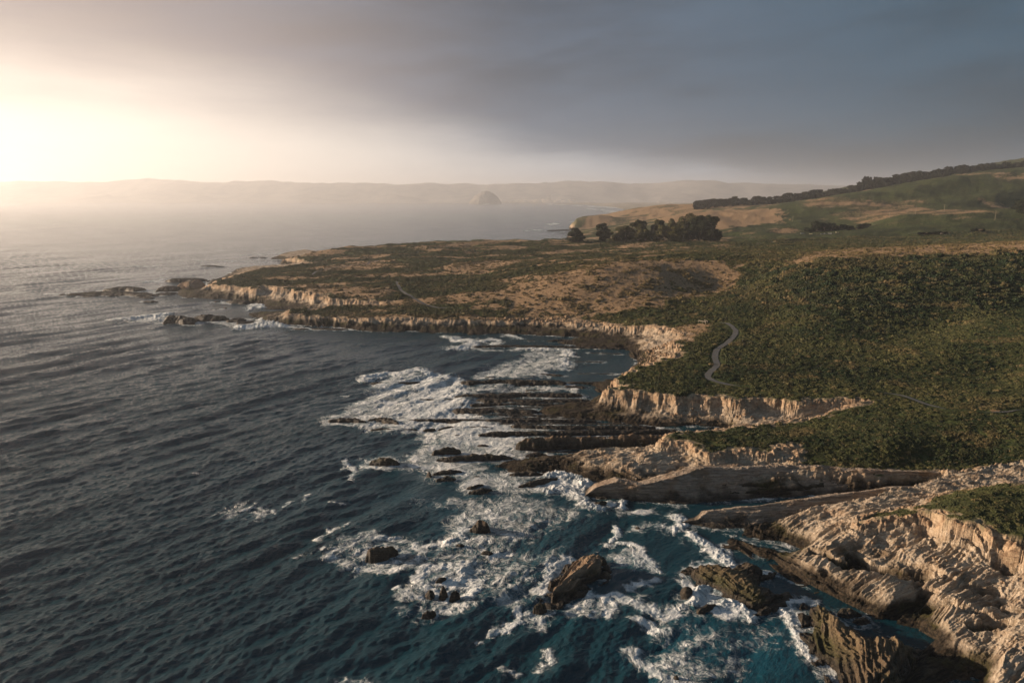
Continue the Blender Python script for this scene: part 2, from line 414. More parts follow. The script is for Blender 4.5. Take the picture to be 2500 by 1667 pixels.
def terrain(x, y, full=False):
    y = np.maximum(y, 20.0)
    dist = y
    wob = 1.0 + 0 * x
    nz = fbm(x / 9, y / 9, 4, 1)
    sh = sd_poly(x, y, P_SHORE, 70) + nz * np.clip(dist * 0.008, 0.8, 5)
    wid = np.clip(dist * 0.018, 1.6, 10)
    bt = np.clip(bench_h(x, y), -0.6, 7)
    near = 1 - sst(y, 500, 900)
    st = strata(x, y) * near
    low = -2.6 + sst(sh, -wid * 1.3, wid) * (bt + 2.6)
    land_in = sst(sh, -1.5, 2.0)
    low = low + (st * 1.15 + 0.5 * fbm(x / 5, y / 5, 4, 21) * near) * land_in * np.clip(0.35 + bt * 0.22, 0.3, 1.2)
    cs_, sn_ = math.cos(STRIKE), math.sin(STRIKE)
    pa, qa = x * cs_ + y * sn_, -x * sn_ + y * cs_
    craggy = ((0.26 * rfbm(pa / 6.5 + .4 * pn(x / 3, y / 3, 24), qa / 2.0, 5, 25, .6) - .2) + .12 * fbm(x / 1.1, y / 1.1, 3, 26)) * near * land_in * np.clip(bt * .35, 0, 1)
    craggy = craggy + .9 * fbm(x / 13, y / 9, 2, 29) * near * land_in * np.clip(bt * .3, 0, 1)
    low = low + craggy
    for CP, dp, w_ in CARVE:
        m_ = (np.abs(x - CP[:, 0].mean()) < 40) & (np.abs(y - CP[:, 1].mean()) < 30)
        if m_.any():
            D_, _ = d_line(x[m_] + .7 * pn(x[m_] / 2, y[m_] / 2, 27), y[m_] + .5 * pn(x[m_] / 1.7, y[m_] / 1.7, 28), CP, 12)
            low[m_] -= dp * np.exp(-(D_ / w_) ** 2)
    # cliffs: fluted, gullied edges
    gul = 2.4 * fbm(x / 9, y / 9, 3, 31) + 1.3 * np.abs(pn(x / 4.0, y / 4.0, 33)) + 0.30 * fbm(x / 1.3, y / 1.3, 3, 35)
    sdt = sd_poly(x, y, P_TERR, 70)
    cw = np.clip(dist * 0.012, 1.5, 10)
    sdb = sd_poly(x, y, P_BLUFF, 70)
    th = terr_h(x, y)
    e1 = sdt + gul * np.clip(dist / 190, .7, 2.2); e2 = sdb + gul * 0.8
    slump = .5 + .5 * np.clip(fbm(x / 14, y / 14, 3, 37) * 2.2, -1, 1)
    f1 = sst(e1, -cw * (1.0 + 1.1 * slump), cw * 0.35) * 0.8 + 0.2 * sst(e1, -cw * 2.8, -cw * .2)
    f2 = sst(e2, -2.2, 0.8) * 0.86 + 0.14 * sst(e2, -5, 0)
    f = np.maximum(f1, f2)
    top = th + fbm(x / 40, y / 40, 3, 41) * np.clip(dist / 220 - .4, 0.25, 3.0) + 0.25 * fbm(x / 4, y / 4, 3, 43)
    h = low + (top - low) * f
    # weathered grooves on the cliff faces
    face = f * (1 - f) * 4
    h = h + face * (0.75 * rfbm(x / 2.6, y / 2.6, 5, 51, .65) - 0.4) * near
    # paths cut slightly flat into the ground
    pd = np.full(x.shape, 60.0)
    for P_, w_ in zip(PATHS, PATHW):
        dd, _ = d_line(x, y, P_, 8)
        pd = np.minimum(pd, dd - w_)
    h = np.where(f > 0.5, h - 0.12 * (1 - sst(pd, 0, 1.0)), h)
    if full:
        return h, f, np.maximum(e1, e2), sh, pd, e2
    return h


# ------------------------------------------------------------------ mesh helpers
def mesh_from_grid(name, X, Y, Z, keep=None, mat=None, attrs=None, smooth=True, origin=None):
    ny, nx = X.shape
    idx = np.arange(ny * nx).reshape(ny, nx)
    q = np.stack([idx[:-1, :-1], idx[:-1, 1:], idx[1:, 1:], idx[1:, :-1]], -1).reshape(-1, 4)
    V = np.stack([X.ravel(), Y.ravel(), Z.ravel()], 1)
    if keep is not None:
        k = keep.ravel()
        q = q[k[q].any(1)]
        used = np.unique(q)
        rm = np.full(len(V), -1); rm[used] = np.arange(len(used))
        V = V[used]; q = rm[q]
        attrs = {a: v.ravel()[used] for a, v in (attrs or {}).items()}
    else:
        attrs = {a: v.ravel() for a, v in (attrs or {}).items()}
    return mesh_obj(name, V, q, mat, attrs, smooth, origin)


def mesh_obj(name, V, faces, mat=None, attrs=None, smooth=True, origin=None, parent=None):
    V = np.asarray(V, np.float64)
    if origin is not None:
        V = V - np.asarray(origin)
    faces = np.asarray(faces)
    me = bpy.data.meshes.new(name)
    k = faces.shape[1]
    me.vertices.add(len(V)); me.vertices.foreach_set('co', V.astype(np.float32).ravel())
    me.loops.add(faces.size); me.loops.foreach_set('vertex_index', faces.astype(np.int32).ravel())
    me.polygons.add(len(faces))
    me.polygons.foreach_set('loop_start', np.arange(0, faces.size, k, dtype=np.int32))
    me.polygons.foreach_set('loop_total', np.full(len(faces), k, dtype=np.int32))
    me.update(calc_edges=True)
    if smooth:
        me.polygons.foreach_set('use_smooth', np.ones(len(faces), bool))
    for a, v in (attrs or {}).items():
        at_ = me.attributes.new(a, 'FLOAT', 'POINT')
        at_.data.foreach_set('value', np.asarray(v, np.float32))
    o = bpy.data.objects.new(name, me)
    if origin is not None:
        o.location = origin
    if mat:
        me.materials.append(mat)
    COL.objects.link(o)
    if parent is not None:
        o.parent = parent
    return o


def tag(o, label=None, cat=None, group=None, kind=None):
    if label: o['label'] = label
    if cat: o['category'] = cat
    if group: o['group'] = group
    if kind: o['kind'] = kind
    return o


def empty(name, loc, rz=0):
    o = bpy.data.objects.new(name, None); COL.objects.link(o)
    o.location = loc; o.rotation_euler = (0, 0, rz); o.empty_display_size = 0.5
    return o


# ------------------------------------------------------------------ materials
def new_mat(name):
    m = bpy.data.materials.new(name); m.use_nodes = True
    m.node_tree.nodes.clear()
    t = NT(m.node_tree)
    b = t.n('ShaderNodeBsdfPrincipled')
    o = t.n('ShaderNodeOutputMaterial')
    m.node_tree.links.new(b.outputs[0], o.inputs[0])
    return m, t, b


def rock_nodes(t, pos, pz, wadd=None, tan_a=(0.40, 0.29, 0.19), tan_b=(0.25, 0.17, 0.11), wet_lo=0.6, wet_hi=3.0, moss=0.35, strike=STRIKE):
    st = t.mapping(pos, rot=(0, 0, -strike), scale=(0.16, 1.5, 2.6))
    s1 = t.noise(st, 1.1, 6, 0.62, 0.4)
    s2 = t.noise(pos, 0.22, 5, 0.6)
    s3 = t.noise(pos, 2.3, 5, 0.65)
    c = t.mix(t.ss(s1, 0.36, 0.64), tan_b, tan_a)
    c = t.mix(t.ss(s2, 0.45, 0.72, 0, 0.6), c, (0.34, 0.21, 0.125))
    c = t.mix(t.ss(s3, 0.56, 0.72, 0, 0.45), c, (0.46, 0.39, 0.30))
    c = t.mix(t.ss(s3, 0.44, 0.30, 0, 0.6), c, (0.12, 0.085, 0.06))
    s4 = t.noise(pos, 0.11, 5, 0.65)
    c = t.mix(t.ss(s4, 0.52, 0.66, 0, 0.55), c, (0.135, 0.105, 0.065))
    # wet, algae-dark lower rock
    wn = t.math('ADD', pz, t.math('MULTIPLY', t.math('SUBTRACT', s2, 0.5), -5.0))
    wn = t.math('ADD', wn, t.math('MULTIPLY', t.math('SUBTRACT', s1, 0.5), -2.5))
    if wadd is not None: wn = t.math('SUBTRACT', wn, wadd)
    wet = t.ss(wn, wet_hi, wet_lo)
    dark = t.mix(t.ss(s1, 0.4, 0.62), (0.016, 0.014, 0.011), (0.062, 0.047, 0.032))
    mossc = t.mix(t.ss(s3, 0.4, 0.65), (0.030, 0.030, 0.010), (0.075, 0.068, 0.018))
    m = t.noise(pos, 0.13, 4, 0.6)
    dark = t.mix(t.math('MULTIPLY', t.ss(m, 0.48, 0.62), t.ss(pz, 0.5, 1.6, 0, moss * 2)), dark, mossc)
    c = t.mix(wet, c, dark)
    hb = t.math('ADD', t.math('MULTIPLY', s1, 1.0), t.math('MULTIPLY', s3, 0.6))
    rough = t.ss(wet, 0, 1, 0.9, 0.5)
    return c, hb, rough, wet


def make_rock_mat(name, **kw):
    m, t, b = new_mat(name)
    g = t.n('ShaderNodeNewGeometry')
    sp = t.n('ShaderNodeSeparateXYZ'); t.put(sp.inputs[0], g.outputs['Position'])
    c, hb, rough, wet = rock_nodes(t, g.outputs['Position'], sp.outputs[2], **kw)
    t.put(b.inputs['Base Color'], c); t.put(b.inputs['Roughness'], rough)
    b.inputs['Specular IOR Level'].default_value = 0.3
    t.put(b.inputs['Normal'], t.bump(hb, 0.55, 0.9))
    return m


M_ROCK = make_rock_mat('sandstone')
M_DARK = make_rock_mat('wet_rock', tan_a=(0.20, 0.14, 0.09), tan_b=(0.10, 0.07, 0.045), wet_lo=1.2, wet_hi=4.0, moss=0.3, strike=R(3))
M_FAR = make_rock_mat('reef_rock', tan_a=(0.12, 0.085, 0.06), tan_b=(0.05, 0.038, 0.028), wet_lo=3, wet_hi=9, moss=0.2, strike=R(3))
M_LEDGE = make_rock_mat('ledge_rock', tan_a=(0.11, 0.088, 0.062), tan_b=(0.035, 0.028, 0.021), wet_lo=.8, wet_hi=4.0, moss=0.2, strike=R(3))
M_SLAB = make_rock_mat('slab_rock', tan_a=(0.44, 0.36, 0.285), tan_b=(0.20, 0.16, 0.125), wet_lo=0.2, wet_hi=2.2, moss=0.2, strike=R(5))
M_MOSS = make_rock_mat('mossy_rock', tan_a=(0.24, 0.17, 0.10), tan_b=(0.12, 0.085, 0.05), wet_lo=1.0, wet_hi=5.0, moss=0.5)

m, t, b = new_mat('terrain')
g = t.n('ShaderNodeNewGeometry'); pos = g.outputs['Position']
sp = t.n('ShaderNodeSeparateXYZ'); t.put(sp.inputs[0], pos)
rc, rb, rr, _ = rock_nodes(t, pos, sp.outputs[2], t.attr('wadd'), tan_a=(0.58, 0.49, 0.38), tan_b=(0.34, 0.265, 0.19))
rockm = t.attr('rockm'); grass = t.attr('grass'); cliff = t.attr('cliff')
# soil-brown crumbly marine deposits on cliffs
cn = t.noise(t.mapping(pos, scale=(1, 1, 1.6)), 0.7, 6, 0.65)
cc = t.mix(t.ss(cn, 0.36, 0.62), (0.27, 0.175, 0.11), (0.53, 0.39, 0.26))
rc = t.mix(cliff, rc, cc)
gn = t.noise(pos, 0.35, 6, 0.7); gf = t.noise(pos, 0.045, 5, 0.62); gs = t.noise(t.mapping(pos, scale=(0.6, 1, 1)), 1.3, 5, 0.7); gl_ = t.noise(pos, 0.014, 6, 0.7)
green = t.mix(t.ss(gn, 0.38, 0.62), (0.020, 0.032, 0.011), (0.075, 0.092, 0.030))
green = t.mix(t.ss(gf, 0.45, 0.65, 0, .55), green, (0.070, 0.068, 0.028))
green = t.mix(t.ss(gl_, 0.50, 0.60, 0, .65), green, (0.016, 0.023, 0.010))
green = t.mix(t.ss(gl_, 0.46, 0.36, 0, .5), green, (0.085, 0.085, 0.036))
dry = t.mix(t.ss(gs, 0.36, 0.64), (0.19, 0.12, 0.066), (0.43, 0.30, 0.18))
gm = t.ss(t.math('ADD', grass, t.math('MULTIPLY', t.math('SUBTRACT', gn, 0.5), 1.5)), 0.38, 0.62)
vc = t.mix(gm, green, dry)
col = t.mix(rockm, vc, rc)
t.put(b.inputs['Base Color'], col)
t.put(b.inputs['Roughness'], t.ss(rockm, 0, 1, 0.95, 0.8))
b.inputs['Specular IOR Level'].default_value = 0.15
hb = t.mix(rockm, t.math('MULTIPLY', gs, 1.2), rb)
t.put(b.inputs['Normal'], t.bump(hb, 0.6, 0.9))
M_TERR = m

# sea: dark blue-green water, lace foam from the 'foam' attribute, broken up by noise
m, t, b = new_mat('sea_water')
g = t.n('ShaderNodeNewGeometry'); pos = g.outputs['Position']
foam = t.attr('foam'); teal = t.attr('teal')
flat = t.mapping(pos, scale=(1, 1, 0))
wv = t.n('ShaderNodeTexNoise'); wv.noise_dimensions = '2D'; t.put(wv.inputs['Vector'], flat); wv.inputs['Scale'].default_value = 0.16; wv.inputs['Detail'].default_value = 3
wo = t.vmath('SCALE', t.vmath('SUBTRACT', wv.outputs['Color'], (0.5, 0.5, 0.5))); wo.node.inputs['Scale'].default_value = 9.0
fp = t.vmath('ADD', flat, wo)
def ridged(scale, detail=3, rough=0.6):
    n = t.noise(fp, scale, detail, rough)
    return t.math('SUBTRACT', 1.0, t.math('MULTIPLY', t.math('ABSOLUTE', t.math('SUBTRACT', n, 0.5)), 5.0), clamp=True)
l1 = ridged(0.22); l2 = ridged(0.62, 4, .65); l3 = ridged(1.6, 4, .65)
fb = t.noise(fp, 0.25, 6, 0.68)
lace = t.math('MAXIMUM', t.math('MULTIPLY', l1, 0.9), t.math('MAXIMUM', t.math('MULTIPLY', l2, 0.8), t.math('MULTIPLY', l3, 0.55)))
pat = t.math('ADD', t.math('MULTIPLY', lace, 0.62), t.math('MULTIPLY', t.ss(fb, 0.28, 0.72, 0, 1, 'LINEAR'), 0.50))
thr = t.math('SUBTRACT', 0.98, foam)
fm = t.n('ShaderNodeMapRange', interpolation_type='SMOOTHSTEP')
t.put(fm.inputs[0], pat); t.put(fm.inputs[1], thr); t.put(fm.inputs[2], t.math('ADD', thr, 0.5))
fmask = t.math('MULTIPLY', fm.outputs[0], t.ss(foam, 0.05, 0.25))
wc = t.mix(teal, (0.004, 0.036, 0.052), (0.005, 0.056, 0.088))
wc = t.mix(t.math('MULTIPLY', t.ss(foam, 0.2, 0.9), 0.45), wc, (0.07, 0.20, 0.25))
fcol = t.mix(t.ss(pat, 0.45, 1.0), (0.50, 0.56, 0.59), (0.84, 0.85, 0.84))
t.put(b.inputs['Base Color'], t.mix(fmask, wc, fcol))
t.put(b.inputs['Roughness'], t.ss(fmask, 0, 1, 0.13, 0.8))
b.inputs['IOR'].default_value = 1.33
rp = t.mapping(pos, rot=(0, 0, R(-50)), scale=(0.33, 1.0, 0.0))
r1 = t.noise(rp, 0.75, 6, 0.66)
r2 = t.noise(t.mapping(pos, rot=(0, 0, R(-22)), scale=(.42, 1.0, 0)), 2.0, 5, 0.66)
hw = t.math('ADD', t.math('MULTIPLY', r1, 1.15), t.math('MULTIPLY', r2, 0.32))
hw = t.math('ADD', hw, t.math('MULTIPLY', t.math('MULTIPLY', fmask, pat), 1.1))
patch = t.noise(t.mapping(pos, rot=(0, 0, R(-40)), scale=(.5, 1, 0)), 0.022, 4, .6)
hw = t.math('MULTIPLY', hw, t.ss(patch, .35, .65, .55, 1.35))
t.put(b.inputs['Normal'], t.bump(hw, 0.62, 1.0))
M_SEA = m

m, t, b = new_mat('path_gravel')
g = t.n('ShaderNodeNewGeometry')
n = t.noise(g.outputs['Position'], 3.0, 5, 0.7); n2 = t.noise(g.outputs['Position'], 0.4, 3, 0.6)
t.put(b.inputs['Base Color'], t.mix(t.ss(n2, .35, .65), t.mix(n, (0.055, 0.062, 0.072), (0.09, 0.098, 0.108)), (0.10, 0.095, 0.085)))
b.inputs['Roughness'].default_value = 0.9
t.put(b.inputs['Normal'], t.bump(n, 0.05, 0.8))
M_PATH = m


def leaf_mat(name, a, b_, dry=None, attr_typ='GEOMETRY'):
    m, t, b = new_mat(name)
    g = t.n('ShaderNodeNewGeometry')
    n = t.noise(g.outputs['Position'], 0.8, 3, 0.6)
    v = t.attr('tint', attr_typ)
    c = t.mix(v, a, b_)
    c = t.mix(t.ss(n, 0.35, 0.65, 0, 0.5), c, tuple(0.6 * q for q in a))
    if dry:
        c = t.mix(t.attr('dry', attr_typ), c, dry)
    t.put(b.inputs['Base Color'], c)
    b.inputs['Roughness'].default_value = 0.75
    b.inputs['Specular IOR Level'].default_value = 0.15
    b.inputs['Subsurface Weight'].default_value = 0.0
    return m


M_SCRUB = leaf_mat('scrub_leaves', (0.016, 0.030, 0.012), (0.105, 0.103, 0.040), (0.20, 0.14, 0.07), 'INSTANCER')
M_CYP = leaf_mat('dark_needles', (0.012, 0.018, 0.007), (0.035, 0.045, 0.015))
M_EUC = leaf_mat('grove_leaves', (0.026, 0.030, 0.011), (0.125, 0.115, 0.040))
M_FOR = leaf_mat('far_wood_leaves', (0.012, 0.015, 0.010), (0.035, 0.036, 0.022))

m, t, b = new_mat('bark')
g = t.n('ShaderNodeNewGeometry')
n = t.noise(g.outputs['Position'], 1.5, 4, .6)
t.put(b.inputs['Base Color'], t.mix(n, (0.07, 0.05, 0.035), (0.20, 0.16, 0.12))); b.inputs['Roughness'].default_value = .9
M_BARK = m


def plain(name, c, rough=0.7, v=0.25, sc_=3.0):
    m, t, b = new_mat(name)
    g = t.n('ShaderNodeNewGeometry')
    n = t.noise(g.outputs['Position'], sc_, 4, .6)
    t.put(b.inputs['Base Color'], t.mix(n, tuple(q * (1 - v) for q in c), tuple(min(1, q * (1 + v)) for q in c)))
    b.inputs['Roughness'].default_value = rough
    return m


# ------------------------------------------------------------------ land
def polar(smin, smax, ns, y0, y1, ny, extra=3.0, nex=14):
    s = np.linspace(smin, smax, ns)
    s = np.concatenate([-np.geomspace(extra, -smin * 1.02, nex), s, np.geomspace(smax * 1.02, extra, nex)])
    iy = np.linspace(1 / y0, 1 / y1, ny)
    y = 1 / iy
    return s, y


s_, y_ = polar(-0.55, 0.90, 1250, 78, 3300, 1250, 2.2, 8)
# denser rows far away where the slopes face the camera
iy = np.concatenate([np.linspace(1 / 60, 1 / 78, 40)[:-1], 1 / y_])
y_ = 1 / iy
Sg, Yg = np.meshgrid(s_, y_)
Xg = Sg * Yg
Zg, Fg, Eg, SHg, PDg, E2g = terrain(Xg, Yg, True)
# hand-placed dry-grass areas (1 = tan grass)
GR = [('B', [(1030, 890), (1250, 810), (1800, 700), (1950, 670), (2351, 660)], 0), ]
gpoly = [
    (1.0, 14, [at('B', x, y, z) for x, y, z in ((1030, 890, 12), (1250, 810, 15), (1600, 750, 19), (1800, 705, 22), (1950, 670, 25), (2351, 655, 26), (2600, 665, 26), (2560, 760, 22), (2480, 830, 17), (2250, 820, 17), (2200, 900, 14), (2100, 940, 13), (1700, 960, 12), (1300, 980, 10), (900, 960, 9), (1200, 920, 11))]),
    (.9, 10, [at('B', x, y, z) for x, y, z in ((580, 720, 12), (700, 690, 12.5), (1000, 670, 13), (1300, 655, 14), (1400, 670, 14), (1100, 700, 13), (900, 760, 12), (700, 750, 12))]),
    (.7, 10, [at('B', x, y, z) for x, y, z in ((400, 560, 14), (700, 545, 14), (1200, 520, 14), (1200, 535, 14), (800, 560, 13.5), (450, 575, 13.5))]),
    (.8, 8, [at('B', x, y, z) for x, y, z in ((-300, 830, 9), (0, 820, 9.5), (300, 845, 9.5), (330, 900, 8.5), (100, 910, 8), (-300, 880, 8))]),
    (.55, 8, [at('B', x, y, z) for x, y, z in ((-200, 690, 11), (400, 675, 12), (380, 700, 12), (-200, 720, 11))]),
    (.85, 14, [at('C', x, y, None, Y) for x, y, Y in ((950, 800, 440), (1400, 770, 440), (2351, 720, 440), (2700, 700, 440), (2700, 590, 640), (2351, 600, 640), (1700, 640, 600), (1300, 660, 580), (1000, 700, 540), (700, 790, 450))]),
    (1.0, 25, [at('C', x, y, None, Y) for x, y, Y in ((-150, 480, 1350), (350, 445, 1450), (700, 470, 1300), (720, 540, 1150), (300, 550, 1120), (-100, 520, 1250))]),
    (.42, 40, [np.array(v) for v in ((120, 1400, 0), (150, 1800, 0), (300, 2200, 0), (800, 2200, 0), (700, 1700, 0), (420, 1450, 0))]),
    (.45, 10, [at('E', x, y, 10.5) for x, y in ((2050, 560), (2250, 560), (2300, 640), (2080, 640))]),
    (.8, 6, [at('B', x, y, 9) for x, y in ((2000, 1110), (2351, 1080), (2480, 1090), (2450, 1120), (2300, 1200), (2100, 1140))]),
    (.6, 6, [at('B', x, y, 7) for x, y in ((0, 1000), (400, 1000), (900, 1020), (1300, 990), (1700, 1050), (1300, 1040), (600, 1035), (0, 1015))]),
]
def grassf(x, y):
    r = np.zeros(x.shape)
    for v, soft, P_ in gpoly:
        s = sd_poly(x, y, np.array(P_)[:, :2], 50) + fbm(x / 14, y / 14, 4, 61) * soft * 1.1
        r = np.maximum(r, v * sst(s, -soft * .5, soft * .6))
    r = r + 0.75 * sst(fbm(x / 70, y / 30, 5, 63), -0.12, 0.35) * sst(y, 330, 420) * (1 - .6 * sst(x / y, .25, .4))
    r = r + 0.42 * sst(fbm(x / 190, y / 260, 5, 65, .6), -.02, .30) * sst(y, 940, 1050) * sst(x / y, .2, .35)
    return np.clip(r, 0, 1)
GRg = grassf(Xg, Yg)
farveg = sst(Yg, 1250, 1500)
vegover = sst(sd_poly(Xg, Yg, np.array([at('E', x, y, z) for x, y, z in ((740, 1015, 4.8), (960, 925, 6.4), (1300, 890, 7.3), (1500, 860, 7.9), (2700, 760, 9), (2700, 1030, 5), (2000, 1062, 4.4), (1500, 1072, 4.3), (1000, 1040, 4.5))])[:, :2], 30), -.5, 1.5)
rockm = 1 - sst(Eg + 0.8 * fbm(Xg / 2, Yg / 2, 3, 71), -0.5, 0.9)
rockm = np.clip(rockm * (1 - vegover * .9), 0, 1)
farcliff = 1 - sst(Zg + 3 * pn(Xg / 12, Yg / 30, 77), 5, 14)
rockm = np.where(Yg > 1100, rockm * farcliff, rockm)
cliffa = sst(Fg, 0.2, 0.55) * rockm * sst(Zg - 1.0 * pn(Xg / 5, Yg / 5, 79), 3.2, 5.0)
wadd = .9 + .5 * sst(Yg, 145, 195) + .3 * sst(Yg, 250, 330) - 1.6 * sst(Xg / Yg, .12, .24) * sst(Yg, 155, 180) * (1 - sst(Yg, 240, 260))

o = mesh_from_grid('terrain', Xg, Yg, Zg, keep=(Zg > -1.4), mat=M_TERR, attrs={'rockm': rockm, 'grass': GRg, 'cliff': cliffa, 'wadd': wadd})
tag(o, kind='structure')

# ------------------------------------------------------------------ paths
for P_, w_ in zip(PATHS, PATHW):
    P2 = np.array(P_)[:, :2]
    seg = np.hypot(*(P2[1:] - P2[:-1]).T); cum = np.concatenate([[0], np.cumsum(seg)])
    n = int(cum[-1] / 0.5) + 2
    tt = np.linspace(0, cum[-1], n)
    cx = np.interp(tt, cum, P2[:, 0]); cyy = np.interp(tt, cum, P2[:, 1])
    ker = np.hanning(15); ker /= ker.sum()
    cxs = np.convolve(np.pad(cx, 7, 'edge'), ker, 'valid'); cys = np.convolve(np.pad(cyy, 7, 'edge'), ker, 'valid')
    dx = np.gradient(cxs); dy = np.gradient(cys); L = np.hypot(dx, dy) + 1e-9
    nxv, nyv = -dy / L, dx / L
    ww = w_ * (1 + 0.30 * pn(tt / 3, tt * 0 + 3.3, 5) + .15 * pn(tt / .9, tt * 0 + 1.3, 6)) * np.clip(np.minimum(tt, tt[-1] - tt) / 6, .25, 1)
    k = np.linspace(-1, 1, 7)
    X = cxs[:, None] + nxv[:, None] * ww[:, None] * k; Y = cys[:, None] + nyv[:, None] * ww[:, None] * k
    Z = terrain(X, Y)
    Zm = np.repeat(np.convolve(np.pad(Z.max(1), 3, 'edge'), np.ones(7) / 7, 'valid')[:, None], 7, 1)
    o = mesh_from_grid('path', X, Y, Zm + 0.14, mat=M_PATH)
    tag(o, kind='structure')

# ------------------------------------------------------------------ rocks and reefs
ROCKS = []      # (spine, halfwidth) used for the foam round them


def rock(c, spine, thick, label, name='sea_rock', cat='rock', group=None, hf=0.5, mat=None, seed=0, peak=None, hmax=6, ends=0.5, lean=0.0, rough=1.0):
    """a rock whose visible height is `thick` crop pixels, standing along a spine of crop points"""
    k = CR[c][2]
    mid = at(c, *spine[len(spine) // 2])
    rr = np.linalg.norm(mid - np.array([0, 0, CAM_H]))
    dep = math.asin(CAM_H / rr)
    Tm = thick / k / F * rr                       # metres seen across the line of sight
    h = min(hf * Tm / math.cos(dep), hmax)
    wd = max((Tm - h * math.cos(dep)) / math.sin(dep), 0.5 * h) * 0.5
    P_ = np.array([at(c, x, y, h * 0.45) for x, y in spine])
    if len(P_) == 1:
        P_ = np.array([P_[0] - [wd * .3, 0, 0], P_[0] + [wd * .3, 0, 0]])
    res = np.clip(rr / 1050, 0.12, 1.2)
    m_ = wd * 2.2 + 1
    x0, x1 = P_[:, 0].min() - m_, P_[:, 0].max() + m_; y0, y1 = P_[:, 1].min() - m_, P_[:, 1].max() + m_
    nx = int(min((x1 - x0) / res, 900)) + 2; ny = int(min((y1 - y0) / res * 1.6, 420)) + 2
    X, Y = np.meshgrid(np.linspace(x0, x1, nx), np.linspace(y0, y1, ny))
    q = wd
    wx = X + q * 0.55 * fbm(X / (q * 1.6), Y / (q * 1.6), 4, seed + 5); wy = Y + q * 0.5 * fbm(X / (q * 1.6), Y / (q * 1.6), 4, seed + 9)
    D, par = d_line(wx, wy, P_, m_ + 5)
    endt = np.minimum(1, np.minimum(par, 1 - par) * 2 / max(ends, 1e-3)) ** 0.6
    ww = wd * (0.30 + 0.70 * endt) * (1 + 0.3 * pn(X / (wd * 2.6), par * 4, seed + 1))
    u = D / ww
    prof = np.where(u < 1, np.clip(1 - u ** 2.1, 0, 1) ** .72, -(u - 1) * 1.3)
    hh = h * (0.45 + 0.55 * endt) * (1 + 0.35 * fbm(X / (h * 2.2), Y / (h * 2.2), 3, seed + 2))
    if peak:
        hh = hh * np.interp(par, [p[0] for p in peak], [p[1] for p in peak])
    if lean:
        hh = hh * (1 + lean * np.clip((Y - P_[:, 1].mean()) / wd, -1, 1))
    Z = prof * hh
    near = np.clip(1.3 - rr / 700, .25, 1)
    Z = Z + (strata(X, Y) * 0.38 * rough * min(1, h / 2.0) + (0.16 + .12 * (rr > 300)) * h * (rfbm(X / (h * .9), Y / (h * .9), 5, seed + 3, .6) - .9)) * np.clip(prof, 0, 1) * max(near, .7)
    ROCKS.append((P_, wd, h))
    org = P_.mean(0); org[2] = 0
    o = mesh_from_grid(name, X, Y, Z, keep=(Z > -0.9), mat=mat or M_DARK, origin=org)
    tag(o, label, cat, group)
    return o


